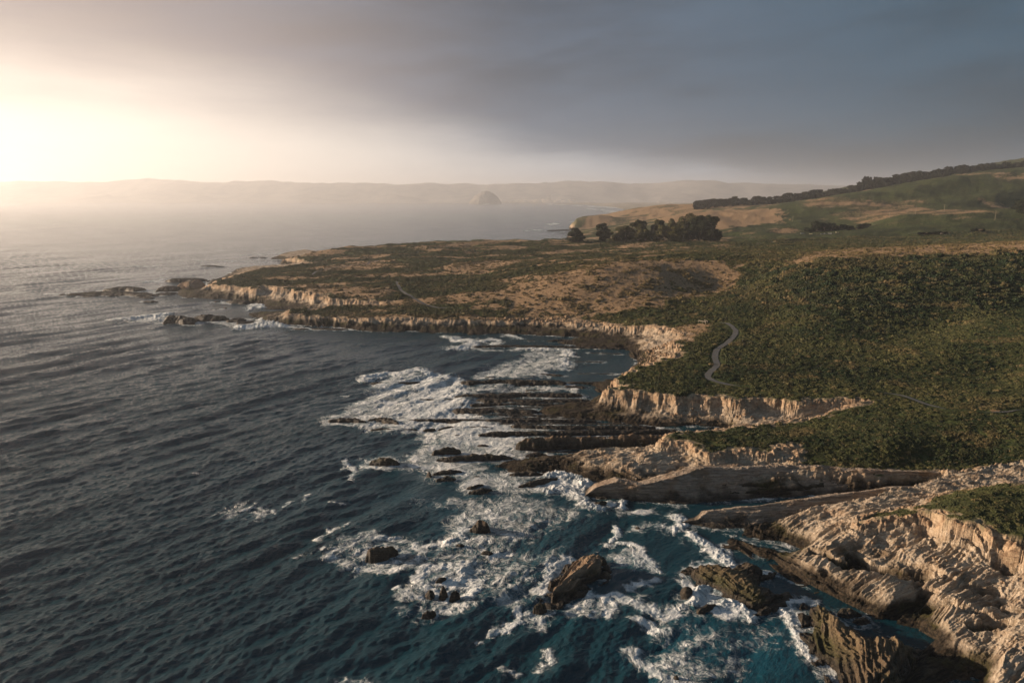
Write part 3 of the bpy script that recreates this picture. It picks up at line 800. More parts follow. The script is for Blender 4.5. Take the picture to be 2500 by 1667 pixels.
G1 = 'dark rock ledges of the tidal shelf'
G2 = 'rocks standing in the surf'
ri = 0
RL = [
    ('D', [(1040, 465), (1300, 455), (1750, 462)], 42, 'long dark ledge just below the white breaker in the bay', G1, .4),
    ('D', [(1760, 462), (1950, 463), (2130, 458)], 22, 'thin dark ledge reaching the low cliff corner at the head of the bay', G1, .4),
    ('D', [(1000, 556), (1200, 548), (1500, 545), (1850, 545)], 40, 'broken dark ledge meeting the front of the big white wash', G1, .35),
    ('D', [(1150, 575), (1500, 585), (1900, 580)], 34, 'flat brown ledge close below the broken dark ledge', G1, .3),
    ('D', [(1100, 612), (1400, 606), (1700, 612)], 24, 'thin black ledge with wet gaps in the middle of the shelf', G1, .4),
    ('D', [(980, 648), (1200, 650), (1560, 655)], 44, 'wide brown ledge running into the tan rock apron', G1, .3),
    ('D', [(690, 716), (1000, 714), (1200, 718)], 24, 'narrow dark reef lying seaward in white water', G1, .4),
    ('D', [(1190, 716), (1500, 716), (1950, 720)], 32, 'narrow dark ledge ending at the foot of the tan apron', G1, .35),
    ('D', [(1380, 752), (1700, 765), (2050, 765), (2351, 765)], 36, 'dark ledge above the long straight black ledge', G1, .4),
    ('D', [(1160, 812), (1400, 806), (1700, 806), (2100, 800), (2500, 790)], 42, 'long straight black ledge with a pale upper edge', G1, .45),
    ('D', [(1420, 885), (1600, 872), (1900, 868), (2200, 862), (2520, 850)], 92, 'tall ledge with a scalloped tan crest and dark front', G1, .55),
    ('D', [(1480, 955), (1540, 945), (1610, 945)], 36, 'small rounded rock below the tip of the scalloped ledge', G2, .5),
    ('D', [(1120, 218), (1400, 214), (1700, 220), (2000, 228), (2190, 232)], 18, 'thin black ledge across the back of the bay', G1, .4),
    ('D', [(880, 226), (990, 226)], 8, 'short dark sliver of rock in line with the back ledge of the bay', G1, .4),
    ('D', [(440, 460), (600, 464), (760, 456)], 14, 'dark sliver of reef under the curling breaker', G2, .4),
    ('D', [(145, 718), (270, 712), (400, 728)], 36, 'low dark rock, outermost of the row at the edge of the foam', G2, .5),
    ('D', [(418, 715), (520, 708), (620, 738)], 38, 'low dark rock, second of the row at the edge of the foam', G2, .5),
    ('D', [(430, 780), (510, 774), (600, 780)], 18, 'small flat rock, leftmost of the lower broken row', G2, .5),
    ('D', [(640, 778), (740, 776)], 10, 'tiny sliver of rock in the gap of the lower broken row', G2, .5),
    ('D', [(785, 780), (860, 772)], 14, 'tiny flat rock in the middle of the lower broken row', G2, .5),
    ('D', [(890, 776), (950, 764), (1015, 762)], 20, 'slanting flat rock, fourth in the lower broken row', G2, .5),
    ('D', [(1080, 764), (1170, 760), (1250, 766)], 14, 'thin rock at the right end of the lower broken row', G2, .5),
    ('D', [(725, 575), (860, 574)], 10, 'thin rock streak in the white wash below the big breaker', G2, .4),
    ('D', [(900, 580), (990, 572)], 12, 'short dark streak at the seaward end of the broken ledge', G2, .4),
    ('D', [(815, 611), (875, 611)], 9, 'tiny dark speck of rock alone in the upper white wash', G2, .5),
    ('D', [(985, 820), (1040, 818)], 16, 'tiny brown rock alone in white foam below the broken row', G2, .5),
    ('D', [(1150, 886), (1220, 886)], 18, 'small brown rock left of the scalloped ledge tip', G2, .5),
    ('D', [(840, 938), (910, 925), (1040, 925)], 50, 'peaked dark rock above the long flat slab', G2, .65),
    ('D', [(890, 980), (1100, 968), (1380, 965)], 52, 'long flat brown slab surrounded by white foam', G2, .55),
    ('D', [(430, 1000), (520, 998), (620, 995)], 72, 'isolated domed dark rock at the left edge of the surf', G2, .55),
    ('D', [(810, 1085), (835, 1080)], 44, 'rounded dark boulder at the left end of a water-splashed ledge', G2, .6),
    ('D', [(850, 1075), (940, 1065), (1040, 1058)], 34, 'short ledge with white water pouring over it', G2, .5),
    ('D', [(870, 1122), (940, 1108), (1000, 1110)], 38, 'low black rock under the water-splashed ledge', G2, .5),
    ('D', [(1080, 1175), (1135, 1165), (1190, 1148)], 30, 'slanting rock, upper of a close pair in the foam', G2, .5),
    ('D', [(1100, 1200), (1170, 1192), (1240, 1182)], 42, 'slanting rock, lower of a close pair in the foam', G2, .5),
    ('D', [(1440, 1160), (1500, 1145), (1600, 1125), (1700, 1110)], 46, 'smooth brown slab with water sheeting off it beside the splash', G2, .5),
    ('D', [(1370, 1080), (1460, 1072), (1600, 1080)], 40, 'jagged brown outcrop in the white pool above the smooth slab', G2, .5),
    ('D', [(1630, 1198), (1720, 1192)], 24, 'small wet rock within the crashing wave', G2, .5),
    ('D', [(1125, 1095), (1165, 1095)], 12, 'tiny dark rock in foam right of the water-splashed ledge', G2, .5),
    ('D', [(1110, 1440), (1165, 1430), (1225, 1440)], 100, 'brown block of rock in the middle of the lower surf', G2, .6),
    ('D', [(1935, 1285), (1985, 1278), (2030, 1272)], 42, 'dark rock below the ridge snout with water pouring beside it', G2, .55),
    ('G', [(265, 712), (350, 690), (455, 668)], 100, 'dark craggy rock ringed by a wide swirl of foam on the left', G2, .6),
    ('G', [(860, 642), (925, 640)], 34, 'small dark rock under the white curl below the brown block', G2, .5),
    ('G', [(1045, 690), (1110, 690)], 44, 'small golden-brown rock alone in calm water right of the white curl', G2, .5),
    ('G', [(735, 885), (800, 862)], 44, 'small dark rock highest in the round white whirl', G2, .55),
    ('G', [(665, 975), (720, 955)], 66, 'low rock, left part of the spiky cluster in the white whirl', G2, .55),
    ('G', [(760, 965), (800, 955)], 84, 'pointed rock, tallest of the spiky cluster in the white whirl', G2, .7),
    ('G', [(825, 985), (885, 960)], 58, 'pointed rock, right part of the spiky cluster in the white whirl', G2, .6),
    ('G', [(645, 1105), (725, 1085)], 42, 'small dark rock below the round white whirl', G2, .5),
    ('G', [(1400, 1065), (1470, 1050)], 78, 'black pointed rock just below the biggest rock in the surf', G2, .6),
    ('G', [(2080, 522), (2105, 522)], 24, 'tiny black rock in the foam right of the swirl', G2, .5),
    ('H', [(40, 965), (110, 945)], 70, 'low brown rock at the left foot of the mossy block', G2, .5),
    ('H', [(150, 1085), (260, 1040)], 52, 'low rock under the white burst in front of the mossy block', G2, .5),
    ('H', [(560, 1095), (640, 1060)], 40, 'low dark rock between the mossy block and the white surf', G2, .5),
    ('H', [(1090, 1100), (1180, 1090), (1240, 1100)], 60, 'dark rocks lying in the narrow channel behind the finger ridge', G2, .45),
    ('H', [(1200, 1150), (1300, 1140)], 44, 'low dark rock beside the dark tide pool in the channel', G2, .45),
    ('H', [(-8, 1535), (12, 1525)], 44, 'small rock at the bottom edge left of the finger ridge', G2, .5),
]
for i, (c, sp_, th_, lb, gr_, hf) in enumerate(RL):
    ledge = gr_ == G1
    rock(c, sp_, th_ * (.95 if ledge and th_ < 60 else 1), lb, name='rock_ledge' if ledge else 'sea_rock', cat='rock ledge' if ledge else 'rock', group=gr_, hf=hf + (.12 if ledge else 0), seed=i * 7 + 3,
         mat=M_LEDGE if (ledge and th_ < 60) else M_DARK, ends=0.15 if ledge else 0.7)
for i, (c, sp_, th_, lb) in enumerate([
    ('D', [(1180, 486), (1330, 488)], 11, 'hair-thin ledge in the foam under the long ledge below the bay breaker'),
    ('D', [(1210, 425), (1270, 424)], 12, 'small bump of ledge just above the long ledge below the bay breaker'),
    ('D', [(1500, 402), (1620, 405), (1730, 412)], 12, 'broken thin ledge under the right end of the bay breaker'),
    ('D', [(1480, 512), (1640, 514)], 10, 'hair-thin ledge crossing the foam strip left of the small black knob'),
    ('D', [(1740, 488), (1870, 492)], 22, 'small black knob of ledge at the right end of the foam strip'),
    ('D', [(1200, 632), (1500, 628), (1900, 632)], 13, 'thin ledge between the black ledge with wet gaps and the wide brown ledge'),
    ('D', [(1150, 678), (1500, 682), (1900, 690)], 20, 'dark ledge just below the wide brown ledge'),
    ('D', [(1250, 698), (1600, 698), (2000, 702)], 12, 'thin ledge just above the ledge ending at the tan apron'),
    ('D', [(960, 726), (1180, 730)], 11, 'thin ledge sliver right below the narrow seaward reef'),
    ('D', [(1300, 736), (1700, 738), (2300, 742)], 14, 'long thin ledge above the ledge that tops the straight black one'),
    ('D', [(1700, 786), (2100, 784), (2500, 776)], 13, 'thin dark ledge filling the gap above the long straight black ledge'),
    ('D', [(1540, 832), (1900, 830), (2300, 824)], 12, 'thin dark ledge between the straight black ledge and the scalloped one'),
    ('D', [(1620, 930), (1900, 926), (2300, 915)], 14, 'low black ledge in the shaded water below the scalloped ledge'),
    ('D', [(1780, 905), (2100, 912), (2300, 905)], 12, 'thin dark ledge at the foot of the scalloped ledge'),
    ('D', [(1900, 262), (2120, 268)], 8, 'faint thin ledge in the dark water at the back of the bay'),
    ('D', [(1800, 320), (2000, 322)], 7, 'faint thin ledge in the middle of the dark bay water'),
    ('D', [(1830, 400), (2080, 404)], 9, 'faint thin ledge in the dark bay water near the low cliff corner')]):
    rock(c, sp_, th_ * .95, lb, name='rock_ledge', cat='rock ledge', group=G1, hf=.4, seed=1300 + i * 9, mat=M_LEDGE, ends=.2)
G3 = 'rocks off the far headland'
for i, (c, sp_, th_, lb, hf) in enumerate([
    ('A', [(480, 880), (700, 872), (900, 878), (1040, 886)], 34, 'long low reef reaching seaward from the far headland', .5),
    ('A', [(720, 848), (830, 842), (970, 850)], 34, 'humped brown rock just behind the long low reef', .6),
    ('A', [(405, 883), (440, 883)], 12, 'tiny rock at the seaward end of the long low reef', .5),
    ('A', [(570, 893), (660, 893)], 13, 'thin dark rock close in front of the long low reef', .5),
    ('A', [(940, 898), (1030, 905)], 14, 'thin dark rock at the landward foot of the long low reef', .5),
    ('A', [(1055, 852), (1130, 845), (1230, 842)], 48, 'brown rock left of the tan boulder off the headland', .6),
    ('A', [(1120, 788), (1230, 785), (1370, 785)], 34, 'dark rock behind the tan boulder, breaker at its left end', .6),
    ('A', [(1060, 882), (1200, 872)], 24, 'flat dark rocks at the foot of the tan boulder', .5),
    ('A', [(1385, 792), (1430, 790)], 16, 'small dark rock between the tan boulder and the headland', .5),
    ('A', [(1440, 788), (1500, 782)], 30, 'dark rock against the seaward tip of the green headland', .6),
    ('A', [(972, 930), (1050, 930)], 16, 'small dark rock alone in calm water below the reef', .5),
    ('A', [(1445, 930), (1485, 928)], 12, 'tiny dark rock close to the headland shelf', .5),
    ('A', [(1510, 976), (1532, 974)], 11, 'tiny round rock alone in the small cove', .6),
    ('A', [(1118, 1062), (1190, 1048), (1310, 1065)], 58, 'pointed dark rock right of the white breaker', .65),
    ('A', [(1315, 1045), (1420, 1040), (1520, 1045)], 54, 'two-humped dark rock, second to the right of the white breaker', .6),
    ('A', [(1555, 1062), (1640, 1048)], 34, 'dark rocks at the seaward tip of the low rock strip', .5),
    ('A', [(1605, 1075), (1740, 1068)], 26, 'low dark reef in foam before the low rock strip', .5),
    ('A', [(1550, 930), (1690, 935)], 36, 'dark rock at the corner of the headland shelf', .5),
    ('A', [(1360, 688), (1500, 692)], 10, 'thin far rock in the bright water', .5),
    ('A', [(1690, 632), (1735, 632)], 9, 'tiny farthest rock left of the pink cliff tip', .5),
    ('A', [(1755, 631), (1800, 633)], 9, 'thin rock next to the pink cliff tip reef', .5),
    ('A', [(1280, 1086), (1325, 1086)], 7, 'tiny sliver of rock below the pointed dark rock', .5),
    ('A', [(1985, 1112), (2080, 1115)], 16, 'low black rock, first along the foot of the long cliff', .5),
    ('A', [(2110, 1113), (2351, 1118)], 20, 'low black reef, second along the foot of the long cliff', .5),
    ('B', [(100, 1116), (250, 1108), (430, 1112)], 26, 'low black reef, third along the foot of the long cliff', .5),
    ('B', [(1340, 1195), (1450, 1190), (1600, 1205)], 22, 'low brown rock at the tip of the tan spit in the bay', .5),
    ('B', [(1210, 1192), (1260, 1194)], 7, 'tiny dark rock off the tip of the tan spit', .5),
    ('Q', [(-100, 470), (60, 462), (220, 452)], 26, 'far brown reef platform behind the lone trees', .3),
    ('Q', [(-20, 500), (150, 497)], 10, 'thin far reef in foam below the brown platform', .3),
]):
    rock(c, sp_, th_ * .8, lb, group=G3, hf=hf, seed=500 + i * 7, mat=M_FAR, ends=0.5, hmax=12)
M_BOULD = make_rock_mat('pale_boulder', tan_a=(0.36, 0.25, 0.17), tan_b=(0.24, 0.16, 0.11), wet_lo=-2, wet_hi=2.0, moss=0.0, strike=R(3))
rock('A', [(1225, 825), (1300, 820), (1350, 830)], 62, 'rounded tan boulder, the palest rock off the far headland', group=G3, hf=.75, seed=900, mat=M_BOULD, hmax=12, ends=.8, rough=.3)


def rock_poly(name, label, cat, c, poly, H, wid, mat, seed, z=0.6, tilt=(0, 0), strat=1.0, ridge=None, group=None, ang=None):
    P_ = np.array([at(c, x, y, z) for x, y in poly])
    x0, x1 = P_[:, 0].min() - 4, P_[:, 0].max() + 4; y0, y1 = P_[:, 1].min() - 4, P_[:, 1].max() + 4
    res = 0.085
    X, Y = np.meshgrid(np.linspace(x0, x1, min(int((x1 - x0) / res), 700)), np.linspace(y0, y1, min(int((y1 - y0) / res * 1.3), 700)))
    sd = sd_poly(X, Y, P_, 30) + 0.7 * fbm(X / 3, Y / 3, 4, seed)
    pr = np.where(sd > 0, np.clip(sd / wid, 0, 1) ** 0.55, sd / wid * 1.1)
    cxm, cym = P_[:, 0].mean(), P_[:, 1].mean()
    L = max(x1 - x0, y1 - y0) / 2
    Hm = H * (1 + tilt[0] * (X - cxm) / L + tilt[1] * (Y - cym) / L)
    if ridge:
        RP = np.array([at(c, x, y, H * .8) for x, y in ridge])
        D, par = d_line(X, Y, RP, 40)
        Hm = Hm * (0.62 + 0.38 * np.exp(-(D / (wid * .8)) ** 2))
    Z = pr * Hm + (strata(X, Y, ang=ang) * strat * 0.95 + 0.16 * rfbm(X / 3.4, Y / 1.9, 5, seed + 3) - .2 + .6 * fbm(X / 5, Y / 5, 4, seed + 8)) * sst(sd, -.6, 1.2)
    ROCKS.append((P_, 0.5, H))
    org = np.array([cxm, cym, 0])
    o = mesh_from_grid(name, X, Y, Z, keep=(Z > -0.9), mat=mat, origin=org)
    return tag(o, label, cat, group)


rock_poly('sea_rock', 'biggest rock in the surf, a brown slab slanting up to the right', 'rock', 'G',
          [(1465, 985), (1490, 930), (1540, 860), (1600, 790), (1680, 735), (1760, 725), (1860, 730), (1885, 775), (1875, 835), (1800, 870), (1740, 890), (1700, 935), (1640, 965), (1570, 965), (1550, 1005), (1500, 1000)],
          2.3, 2.2, M_ROCK, 41, z=1.2, tilt=(.35, .35), strat=.6, group=G2, ang=R(45))
rock_poly('mossy_rock', 'mossy olive block of rock at the edge of the sea below the near bench', 'rock', 'H',
          [(60, 815), (130, 790), (220, 775), (330, 795), (400, 770), (480, 750), (560, 790), (640, 800), (600, 850), (590, 920), (680, 950), (760, 960), (770, 990), (700, 1010), (660, 1045), (520, 1065), (430, 1020), (340, 990), (280, 940), (180, 900), (90, 850)],
          2.9, 2.6, M_MOSS, 43, z=.8, tilt=(0, .25), strat=.5, ridge=[(200, 800), (380, 850), (450, 920)])
rock_poly('rock_ridge', 'near finger ridge of slanting beds between the surf and the dark pool', 'rock', 'H',
          [(860, 1075), (890, 1040), (960, 1045), (1040, 1085), (1120, 1140), (1190, 1210), (1290, 1270), (1450, 1265), (1530, 1300), (1620, 1330), (1700, 1400), (1640, 1500), (1560, 1640), (1400, 1750), (1150, 1750), (1080, 1600), (1055, 1520), (1040, 1445),
           (960, 1410), (910, 1360), (905, 1310), (880, 1240), (895, 1160)],
          3.6, 3.2, M_MOSS, 47, z=.8, tilt=(.1, -.15), strat=1.0, ridge=[(930, 1080), (1080, 1220), (1300, 1330), (1480, 1340), (1500, 1600)], ang=R(66))


# ---- the two long slab ridges: lofted walls
def loft(name, label, rows, mat, seed, amp=0.5, group=None, nu=1100, nv=170):
    """rows: lists of world points, front (water) to back; interpolated in between, then weathered along the beds"""
    n = len(rows)
    U = np.linspace(0, 1, nu); cols = []
    for r_ in rows:
        r_ = np.array(r_)
        seg = np.linalg.norm(r_[1:] - r_[:-1], axis=1); cum = np.concatenate([[0], np.cumsum(seg)]); cum /= cum[-1]
        cols.append(np.stack([np.interp(U, cum, r_[:, k]) for k in range(3)], 1))
    A = np.array(cols)                                           # rows, nu, 3
    V = np.linspace(0, n - 1, nv); i0 = np.clip(V.astype(int), 0, n - 2); f = V - i0; f = f * f * (3 - 2 * f) * .35 + f * .65
    G = A[i0] * (1 - f)[:, None, None] + A[i0 + 1] * f[:, None, None]
    G = np.moveaxis(G, 0, 0)
    du = np.gradient(G, axis=1); dv = np.gradient(G, axis=0)
    N = np.cross(du, dv); N /= np.linalg.norm(N, axis=2, keepdims=True) + 1e-9
    if N[nv // 2, :, 2].mean() < 0: N = -N
    # metres along and across
    su = np.cumsum(np.linalg.norm(du, axis=2), 1); sv = np.cumsum(np.linalg.norm(dv, axis=2), 0)
    q = sv + 0.045 * su + 1.3 * pn(su / 14, sv / 6, seed) + .35 * pn(su / 3.3, sv / 2, seed + 1)
    def saw(v):
        k = v - np.floor(v)
        return np.where(k < .75, k / .75, (1 - k) / .25) - .5
    dsp = saw(q / 1.9) * .50 * (0.5 + pn(su / 11, q / 4, seed + 2)) + saw(q / .8) * .30 * (.6 + pn(su / 7, q / 2, seed + 12)) + saw(q / .35) * .12 + .75 * fbm(su / 10, sv / 4, 4, seed + 4) + .22 * rfbm(su / 2.4, sv / 1.1, 4, seed + 7)
    edge = np.minimum(1, np.minimum(U, 1 - U) * 25)[None, :]
    G = G + N * (dsp * amp * edge)[..., None]
    ROCKS.append((np.array(rows[0])[:, :3], 0.4, 4))
    return G


def loft_obj(name, label, G, mat, cat='rock', group=None):
    org = G.reshape(-1, 3).mean(0); org[2] = 0
    return tag(mesh_from_grid(name, G[..., 0], G[..., 1], G[..., 2], mat=mat, origin=org), label, cat, group)


def EX(L): return [at(*a) for a in L]


crest = EX([('D', 1870, 1228, .4), ('D', 1960, 1165, 2.8), ('D', 2100, 1128, 4.0), ('D', 2250, 1160, 3.4), ('E', 0, 1098, 4.6), ('E', 150, 1050, 5.2), ('E', 260, 1036, 5.4), ('E', 380, 1042, 5.2), ('E', 600, 1030, 5), ('E', 800, 1022, 4.9), ('E', 1050, 1036, 4.8), ('E', 1250, 1056, 4.7), ('E', 1700, 1066, 4.6), ('E', 2050, 1080, 4.4)])
foot = EX([('D', 1870, 1236, -.4), ('D', 1960, 1262, -.4), ('D', 2100, 1262, -.4), ('D', 2250, 1265, -.4), ('E', 0, 1300, -.4), ('E', 150, 1292, -.4), ('E', 260, 1282, -.4), ('E', 380, 1275, -.4), ('E', 600, 1258, -.4), ('E', 800, 1245, -.4), ('E', 1050, 1235, -.4), ('E', 1250, 1215, -.2), ('E', 1700, 1180, .2), ('E', 2050, 1140, 1)])
mid = [a * .55 + b_ * .45 + np.array([0, .7, -.2]) for a, b_ in zip(foot, crest)]
back = [p + np.array([0, 4.5, -1.2]) for p in crest]
back2 = [p + np.array([0, 10, -4.5]) for p in crest]
loft_obj('rock_ridge', 'longer grey slab ridge running from the splash to the shaded scrub slope', loft('r', '', [[p + np.array([0, .5, -1.5]) for p in foot], foot, mid, crest, back, back2], M_SLAB, 3, .75), M_SLAB)
crest = EX([('E', 40, 1402, .5), ('E', 150, 1385, 1.2), ('E', 215, 1335, 2.4), ('E', 400, 1312, 2.8), ('E', 560, 1300, 3.1), ('E', 640, 1280, 3.4), ('E', 900, 1250, 4.0), ('E', 1100, 1218, 4.4), ('E', 1250, 1200, 4.6), ('E', 1400, 1182, 4.7), ('E', 1600, 1168, 4.8), ('E', 1800, 1165, 5.)])
foot = EX([('E', 40, 1425, -.4), ('E', 150, 1445, -.4), ('E', 215, 1455, -.4), ('E', 400, 1475, -.4), ('E', 560, 1465, -.4), ('E', 640, 1455, -.4), ('E', 900, 1438, -.4), ('E', 1100, 1410, -.4), ('E', 1250, 1390, -.2), ('E', 1400, 1360, .3), ('E', 1600, 1330, 1), ('E', 1800, 1310, 2)])
mid = [a * .5 + b_ * .5 + np.array([0, .4, -.1]) for a, b_ in zip(foot, crest)]
back = [p + np.array([0, 3.0, -1.6]) for p in crest]
back2 = [p + np.array([0, 6.5, -6]) for p in crest]
loft_obj('rock_ridge', 'shorter grey slab ridge between the black inlet and the near bluff', loft('r', '', [[p + np.array([0, .5, -1.5]) for p in foot], foot, mid, crest, back, back2], M_SLAB, 13, .65), M_SLAB)

# ------------------------------------------------------------------ sea
s_, y_ = polar(-0.92, 0.90, 1300, 52, 16000, 1400, 3.0, 10)
Sg, Yg = np.meshgrid(s_, y_)
Xg = Sg * Yg
Xf, Yf = Xg, Yg
Hland = np.full(Xg.shape, -3.0)
mland = (Yg < 3300) & (Xg > -330)
SHw = sd_poly(Xg, Yg, P_SHORE, 70)
foam = np.zeros(Xg.shape); teal = np.zeros(Xg.shape); lift = np.zeros(Xg.shape)


foam = foam.ravel(); teal = teal.ravel(); lift = lift.ravel(); Xf = Xf.ravel(); Yf = Yf.ravel()
def sub_idx(P_, mg):
    r0 = np.searchsorted(y_, P_[:, 1].min() - mg); r1 = np.searchsorted(y_, P_[:, 1].max() + mg)
    ns_ = Xg.shape[1]
    a, b_ = r0 * ns_, r1 * ns_
    X = Xf[a:b_]
    return a + np.nonzero((X > P_[:, 0].min() - mg) & (X < P_[:, 0].max() + mg))[0]


def fpoly(c, poly, v, soft=2.0, tl=0.0, lf=0.0, z=0):
    global foam, teal, lift
    P_ = np.array([at(c, x, y, z) for x, y in poly])[:, :2]
    mg = soft * 4 + 3
    i = sub_idx(P_, mg)
    if not len(i): return
    X = Xf[i]; Y = Yf[i]
    s = sd_poly(X, Y, P_, mg)
    s = s + soft * 1.4 * fbm(X / (soft * 2.2), Y / (soft * 2.2), 4, 81)
    k = .45 * sst(s, -soft * 2.6, soft * 1.2) + .55 * sst(s, -soft * .5, soft * 2.0)
    foam[i] = np.maximum(foam[i], v * k)
    if tl: teal[i] = np.maximum(teal[i], tl * sst(s, -soft * 2, soft * 2))


def fline(c, line, v, wd, tl=0.0, lf=0.0, z=0):
    """foam along a line; wd metres half width"""
    global foam, teal, lift
    P_ = np.array([at(c, x, y, z) for x, y in line])
    mg = wd * 5 + 2
    i = sub_idx(P_[:, :2], mg)
    if not len(i): return
    X = Xf[i]; Y = Yf[i]
    D, par = d_line(X + 1.4 * wd * pn(X / (wd * 3.5), Y / (wd * 3.5), 84), Y + 1.4 * wd * pn(X / (wd * 3.5), Y / (wd * 3.5), 85), P_, mg)
    D = D + wd * .9 * fbm(X / (wd * 1.5), Y / (wd * 1.5), 4, 83)
    k0 = np.exp(-np.clip(D / wd, 0, 9) ** 2)
    k = .62 * k0 + .38 * np.exp(-np.clip(D / (wd * 2.4), 0, 9) ** 1.5)
    foam[i] = np.maximum(foam[i], v * k)
    if lf: lift[i] = np.maximum(lift[i], lf * k0)


def fell(c, x, y, rx, ry, v, tl=0.0, ring=0.0):
    a = np.linspace(0, 2 * np.pi, 20)[:-1]
    if ring:
        fline(c, [(x + rx * math.cos(q), y + ry * math.sin(q)) for q in np.linspace(0, 2 * np.pi, 22)], ring * .85, 1.9)
    fpoly(c, [(x + rx * math.cos(q), y + ry * math.sin(q)) for q in a], v, 2.0, tl)


# main wash over the reef
fpoly('D', [(420, 450), (560, 395), (730, 368), (840, 410), (930, 425), (1030, 460), (1060, 540), (1100, 600), (1065, 655), (1200, 705), (1380, 745), (1540, 790), (1480, 850), (1480, 905), (1760, 965), (1500, 985), (1250, 1010),
            (1230, 1050), (1500, 1090), (1850, 1110), (1900, 1200), (1700, 1230), (1400, 1210), (1250, 1230), (1000, 1190), (960, 1130), (780, 1100), (600, 1050), (620, 960), (740, 900), (700, 830), (420, 790), (150, 740), (200, 640), (380, 560)], .68, 3.0, .45)
fpoly('D', [(640, 560), (700, 480), (930, 430), (1030, 460), (1060, 540), (1100, 600), (1065, 650), (1200, 705), (1380, 745), (1540, 790), (1500, 900), (1250, 960), (900, 880), (760, 740), (600, 700), (480, 690), (600, 620)], .92, 3.0)
fline('D', [(900, 430), (1000, 455), (1040, 500), (1050, 545)], .95, 4.0, lf=1.0)
fline('D', [(1080, 575), (1100, 610), (1060, 650), (1000, 690)], .92, 3.0, lf=.6)
fline('D', [(380, 450), (520, 405), (640, 395), (740, 372), (800, 385), (835, 412)], .95, 3.0, lf=1.1)
fline('D', [(150, 700), (400, 690), (620, 700)], .7, 2.5)
fline('D', [(140, 740), (400, 750), (640, 745)], .85, 1.6)
fpoly('D', [(280, 980), (400, 950), (640, 950), (800, 1000), (700, 1060), (500, 1050), (330, 1080)], .55, 2.5, .4)
fline('D', [(260, 990), (330, 1060), (300, 1100)], .75, 1.3)
fline('D', [(420, 1030), (520, 1045), (620, 1010)], .85, 1.4)
# breaker inside the bay
fpoly('D', [(1040, 425), (1200, 360), (1400, 300), (1480, 245), (1750, 238), (1745, 300), (1740, 370), (1680, 390), (1720, 430), (1400, 440), (1200, 445)], .60, 3.0, .25)
fline('D', [(1420, 240), (1600, 240), (1745, 245), (1742, 300), (1735, 365)], .90, 3.2, lf=.8)
fline('D', [(1300, 250), (1200, 240), (1130, 232)], .7, 2.2)
fpoly('D', [(1050, 480), (1400, 478), (1760, 475), (1820, 515), (1500, 535), (1080, 530)], .58, 2.0)
fline('D', [(1760, 478), (1815, 500), (1790, 525)], .8, 1.6)
fline('D', [(950, 150), (1050, 175), (1110, 195), (1100, 222), (980, 228)], .9, 3.6, lf=.7)
fline('D', [(1130, 195), (1240, 165), (1280, 185), (1270, 205)], .82, 3.0, lf=.4)
fline('D', [(1370, 140), (1400, 150), (1430, 165)], .8, 3.0)
fline('D', [(900, 105), (1100, 125), (1400, 135)], .6, 2.5)
# shoreline fringe in front of the far cliff
fline('D', [(-100, 70), (200, 85), (400, 110), (700, 112), (830, 100), (950, 115)], .72, 3.2, lf=.2)
fline('A', [(1900, 1095), (2050, 1110), (2351, 1122)], .8, 2.6)
fline('A', [(2500, 1090), (2700, 1080)], .6, 3.0)
# surf round the headland
fpoly('A', [(740, 1055), (900, 1030), (1060, 1015), (1130, 1050), (1300, 1050), (1560, 1050), (1900, 1090), (1880, 1120), (1600, 1110), (1350, 1080), (1150, 1085), (1000, 1080)], .68, 5.0)
fline('A', [(820, 1050), (950, 1040), (1060, 1022), (1110, 1050)], .97, 7.0, lf=2.0)
fline('A', [(1640, 1110), (1780, 1095), (1830, 1062), (1880, 1095)], .97, 5.0, lf=2.6)
fline('A', [(1760, 1060), (1800, 1045), (1840, 1060)], .9, 3.0, lf=2.5)
fline('A', [(1700, 985), (1740, 950), (1760, 975)], .8, 4.0, lf=1.5)
fline('A', [(980, 800), (1050, 795), (1110, 780)], .85, 6.0, lf=1.3)
fline('A', [(480, 868), (700, 866), (1000, 872)], .6, 3.5)
fline('A', [(540, 892), (800, 890), (1000, 900)], .72, 3.5)
fline('A', [(350, 878), (420, 880)], .7, 4.0)
fline('A', [(1370, 830), (1420, 835), (1400, 800), (1450, 795)], .7, 4.0)
fline('A', [(890, 692), (1000, 695), (1060, 688)], .72, 6.0, lf=.8)
fline('A', [(1050, 700), (1190, 702)], .5, 6.0)
fline('A', [(1290, 655), (1430, 662), (1570, 655)], .62, 7.0)
fline('A', [(1300, 683), (1400, 685), (1480, 683)], .5, 5.0)
fline('A', [(1640, 618), (1750, 612), (1920, 605)], .75, 8.0)
fline('A', [(1600, 662), (1770, 665)], .6, 5.0)
fline('A', [(1590, 735), (1650, 728), (1700, 735)], .7, 5.0)
fline('A', [(1840, 648), (1890, 648)], .7, 4.0)
fline('A', [(1130, 740), (1160, 738)], .7, 4.0)
fline('A', [(1050, 960), (1300, 965), (1500, 985)], .35, 5.0)
fline('A', [(960, 1115), (1050, 1112)], .55, 1.6)
# far bay surf
for L_ in ([(830, 275), (1100, 270), (1340, 272), (1600, 285), (1850, 300)],): fline('B', L_, .9, 70.0)
fline('B', [(1600, 300), (1750, 315), (1820, 330)], .75, 45.0)
fline('B', [(1430, 360), (1550, 357)], .75, 14.0)
fline('B', [(1360, 412), (1400, 398), (1430, 408)], .9, 12.0)
fline('B', [(1200, 452), (1290, 445)], .9, 8.0)
fline('B', [(1500, 395), (1560, 390)], .85, 12.0)
fline('B', [(1280, 480), (1360, 482)], .85, 7.0)
fline('B', [(1330, 430), (1480, 430)], .6, 9.0)
# between the ledges on the right
fpoly('D', [(1060, 650), (1300, 700), (1900, 735), (1400, 745), (1100, 720)], .55, 1.5)
fline('D', [(1500, 940), (1650, 960), (1760, 970)], .6, 1.8)
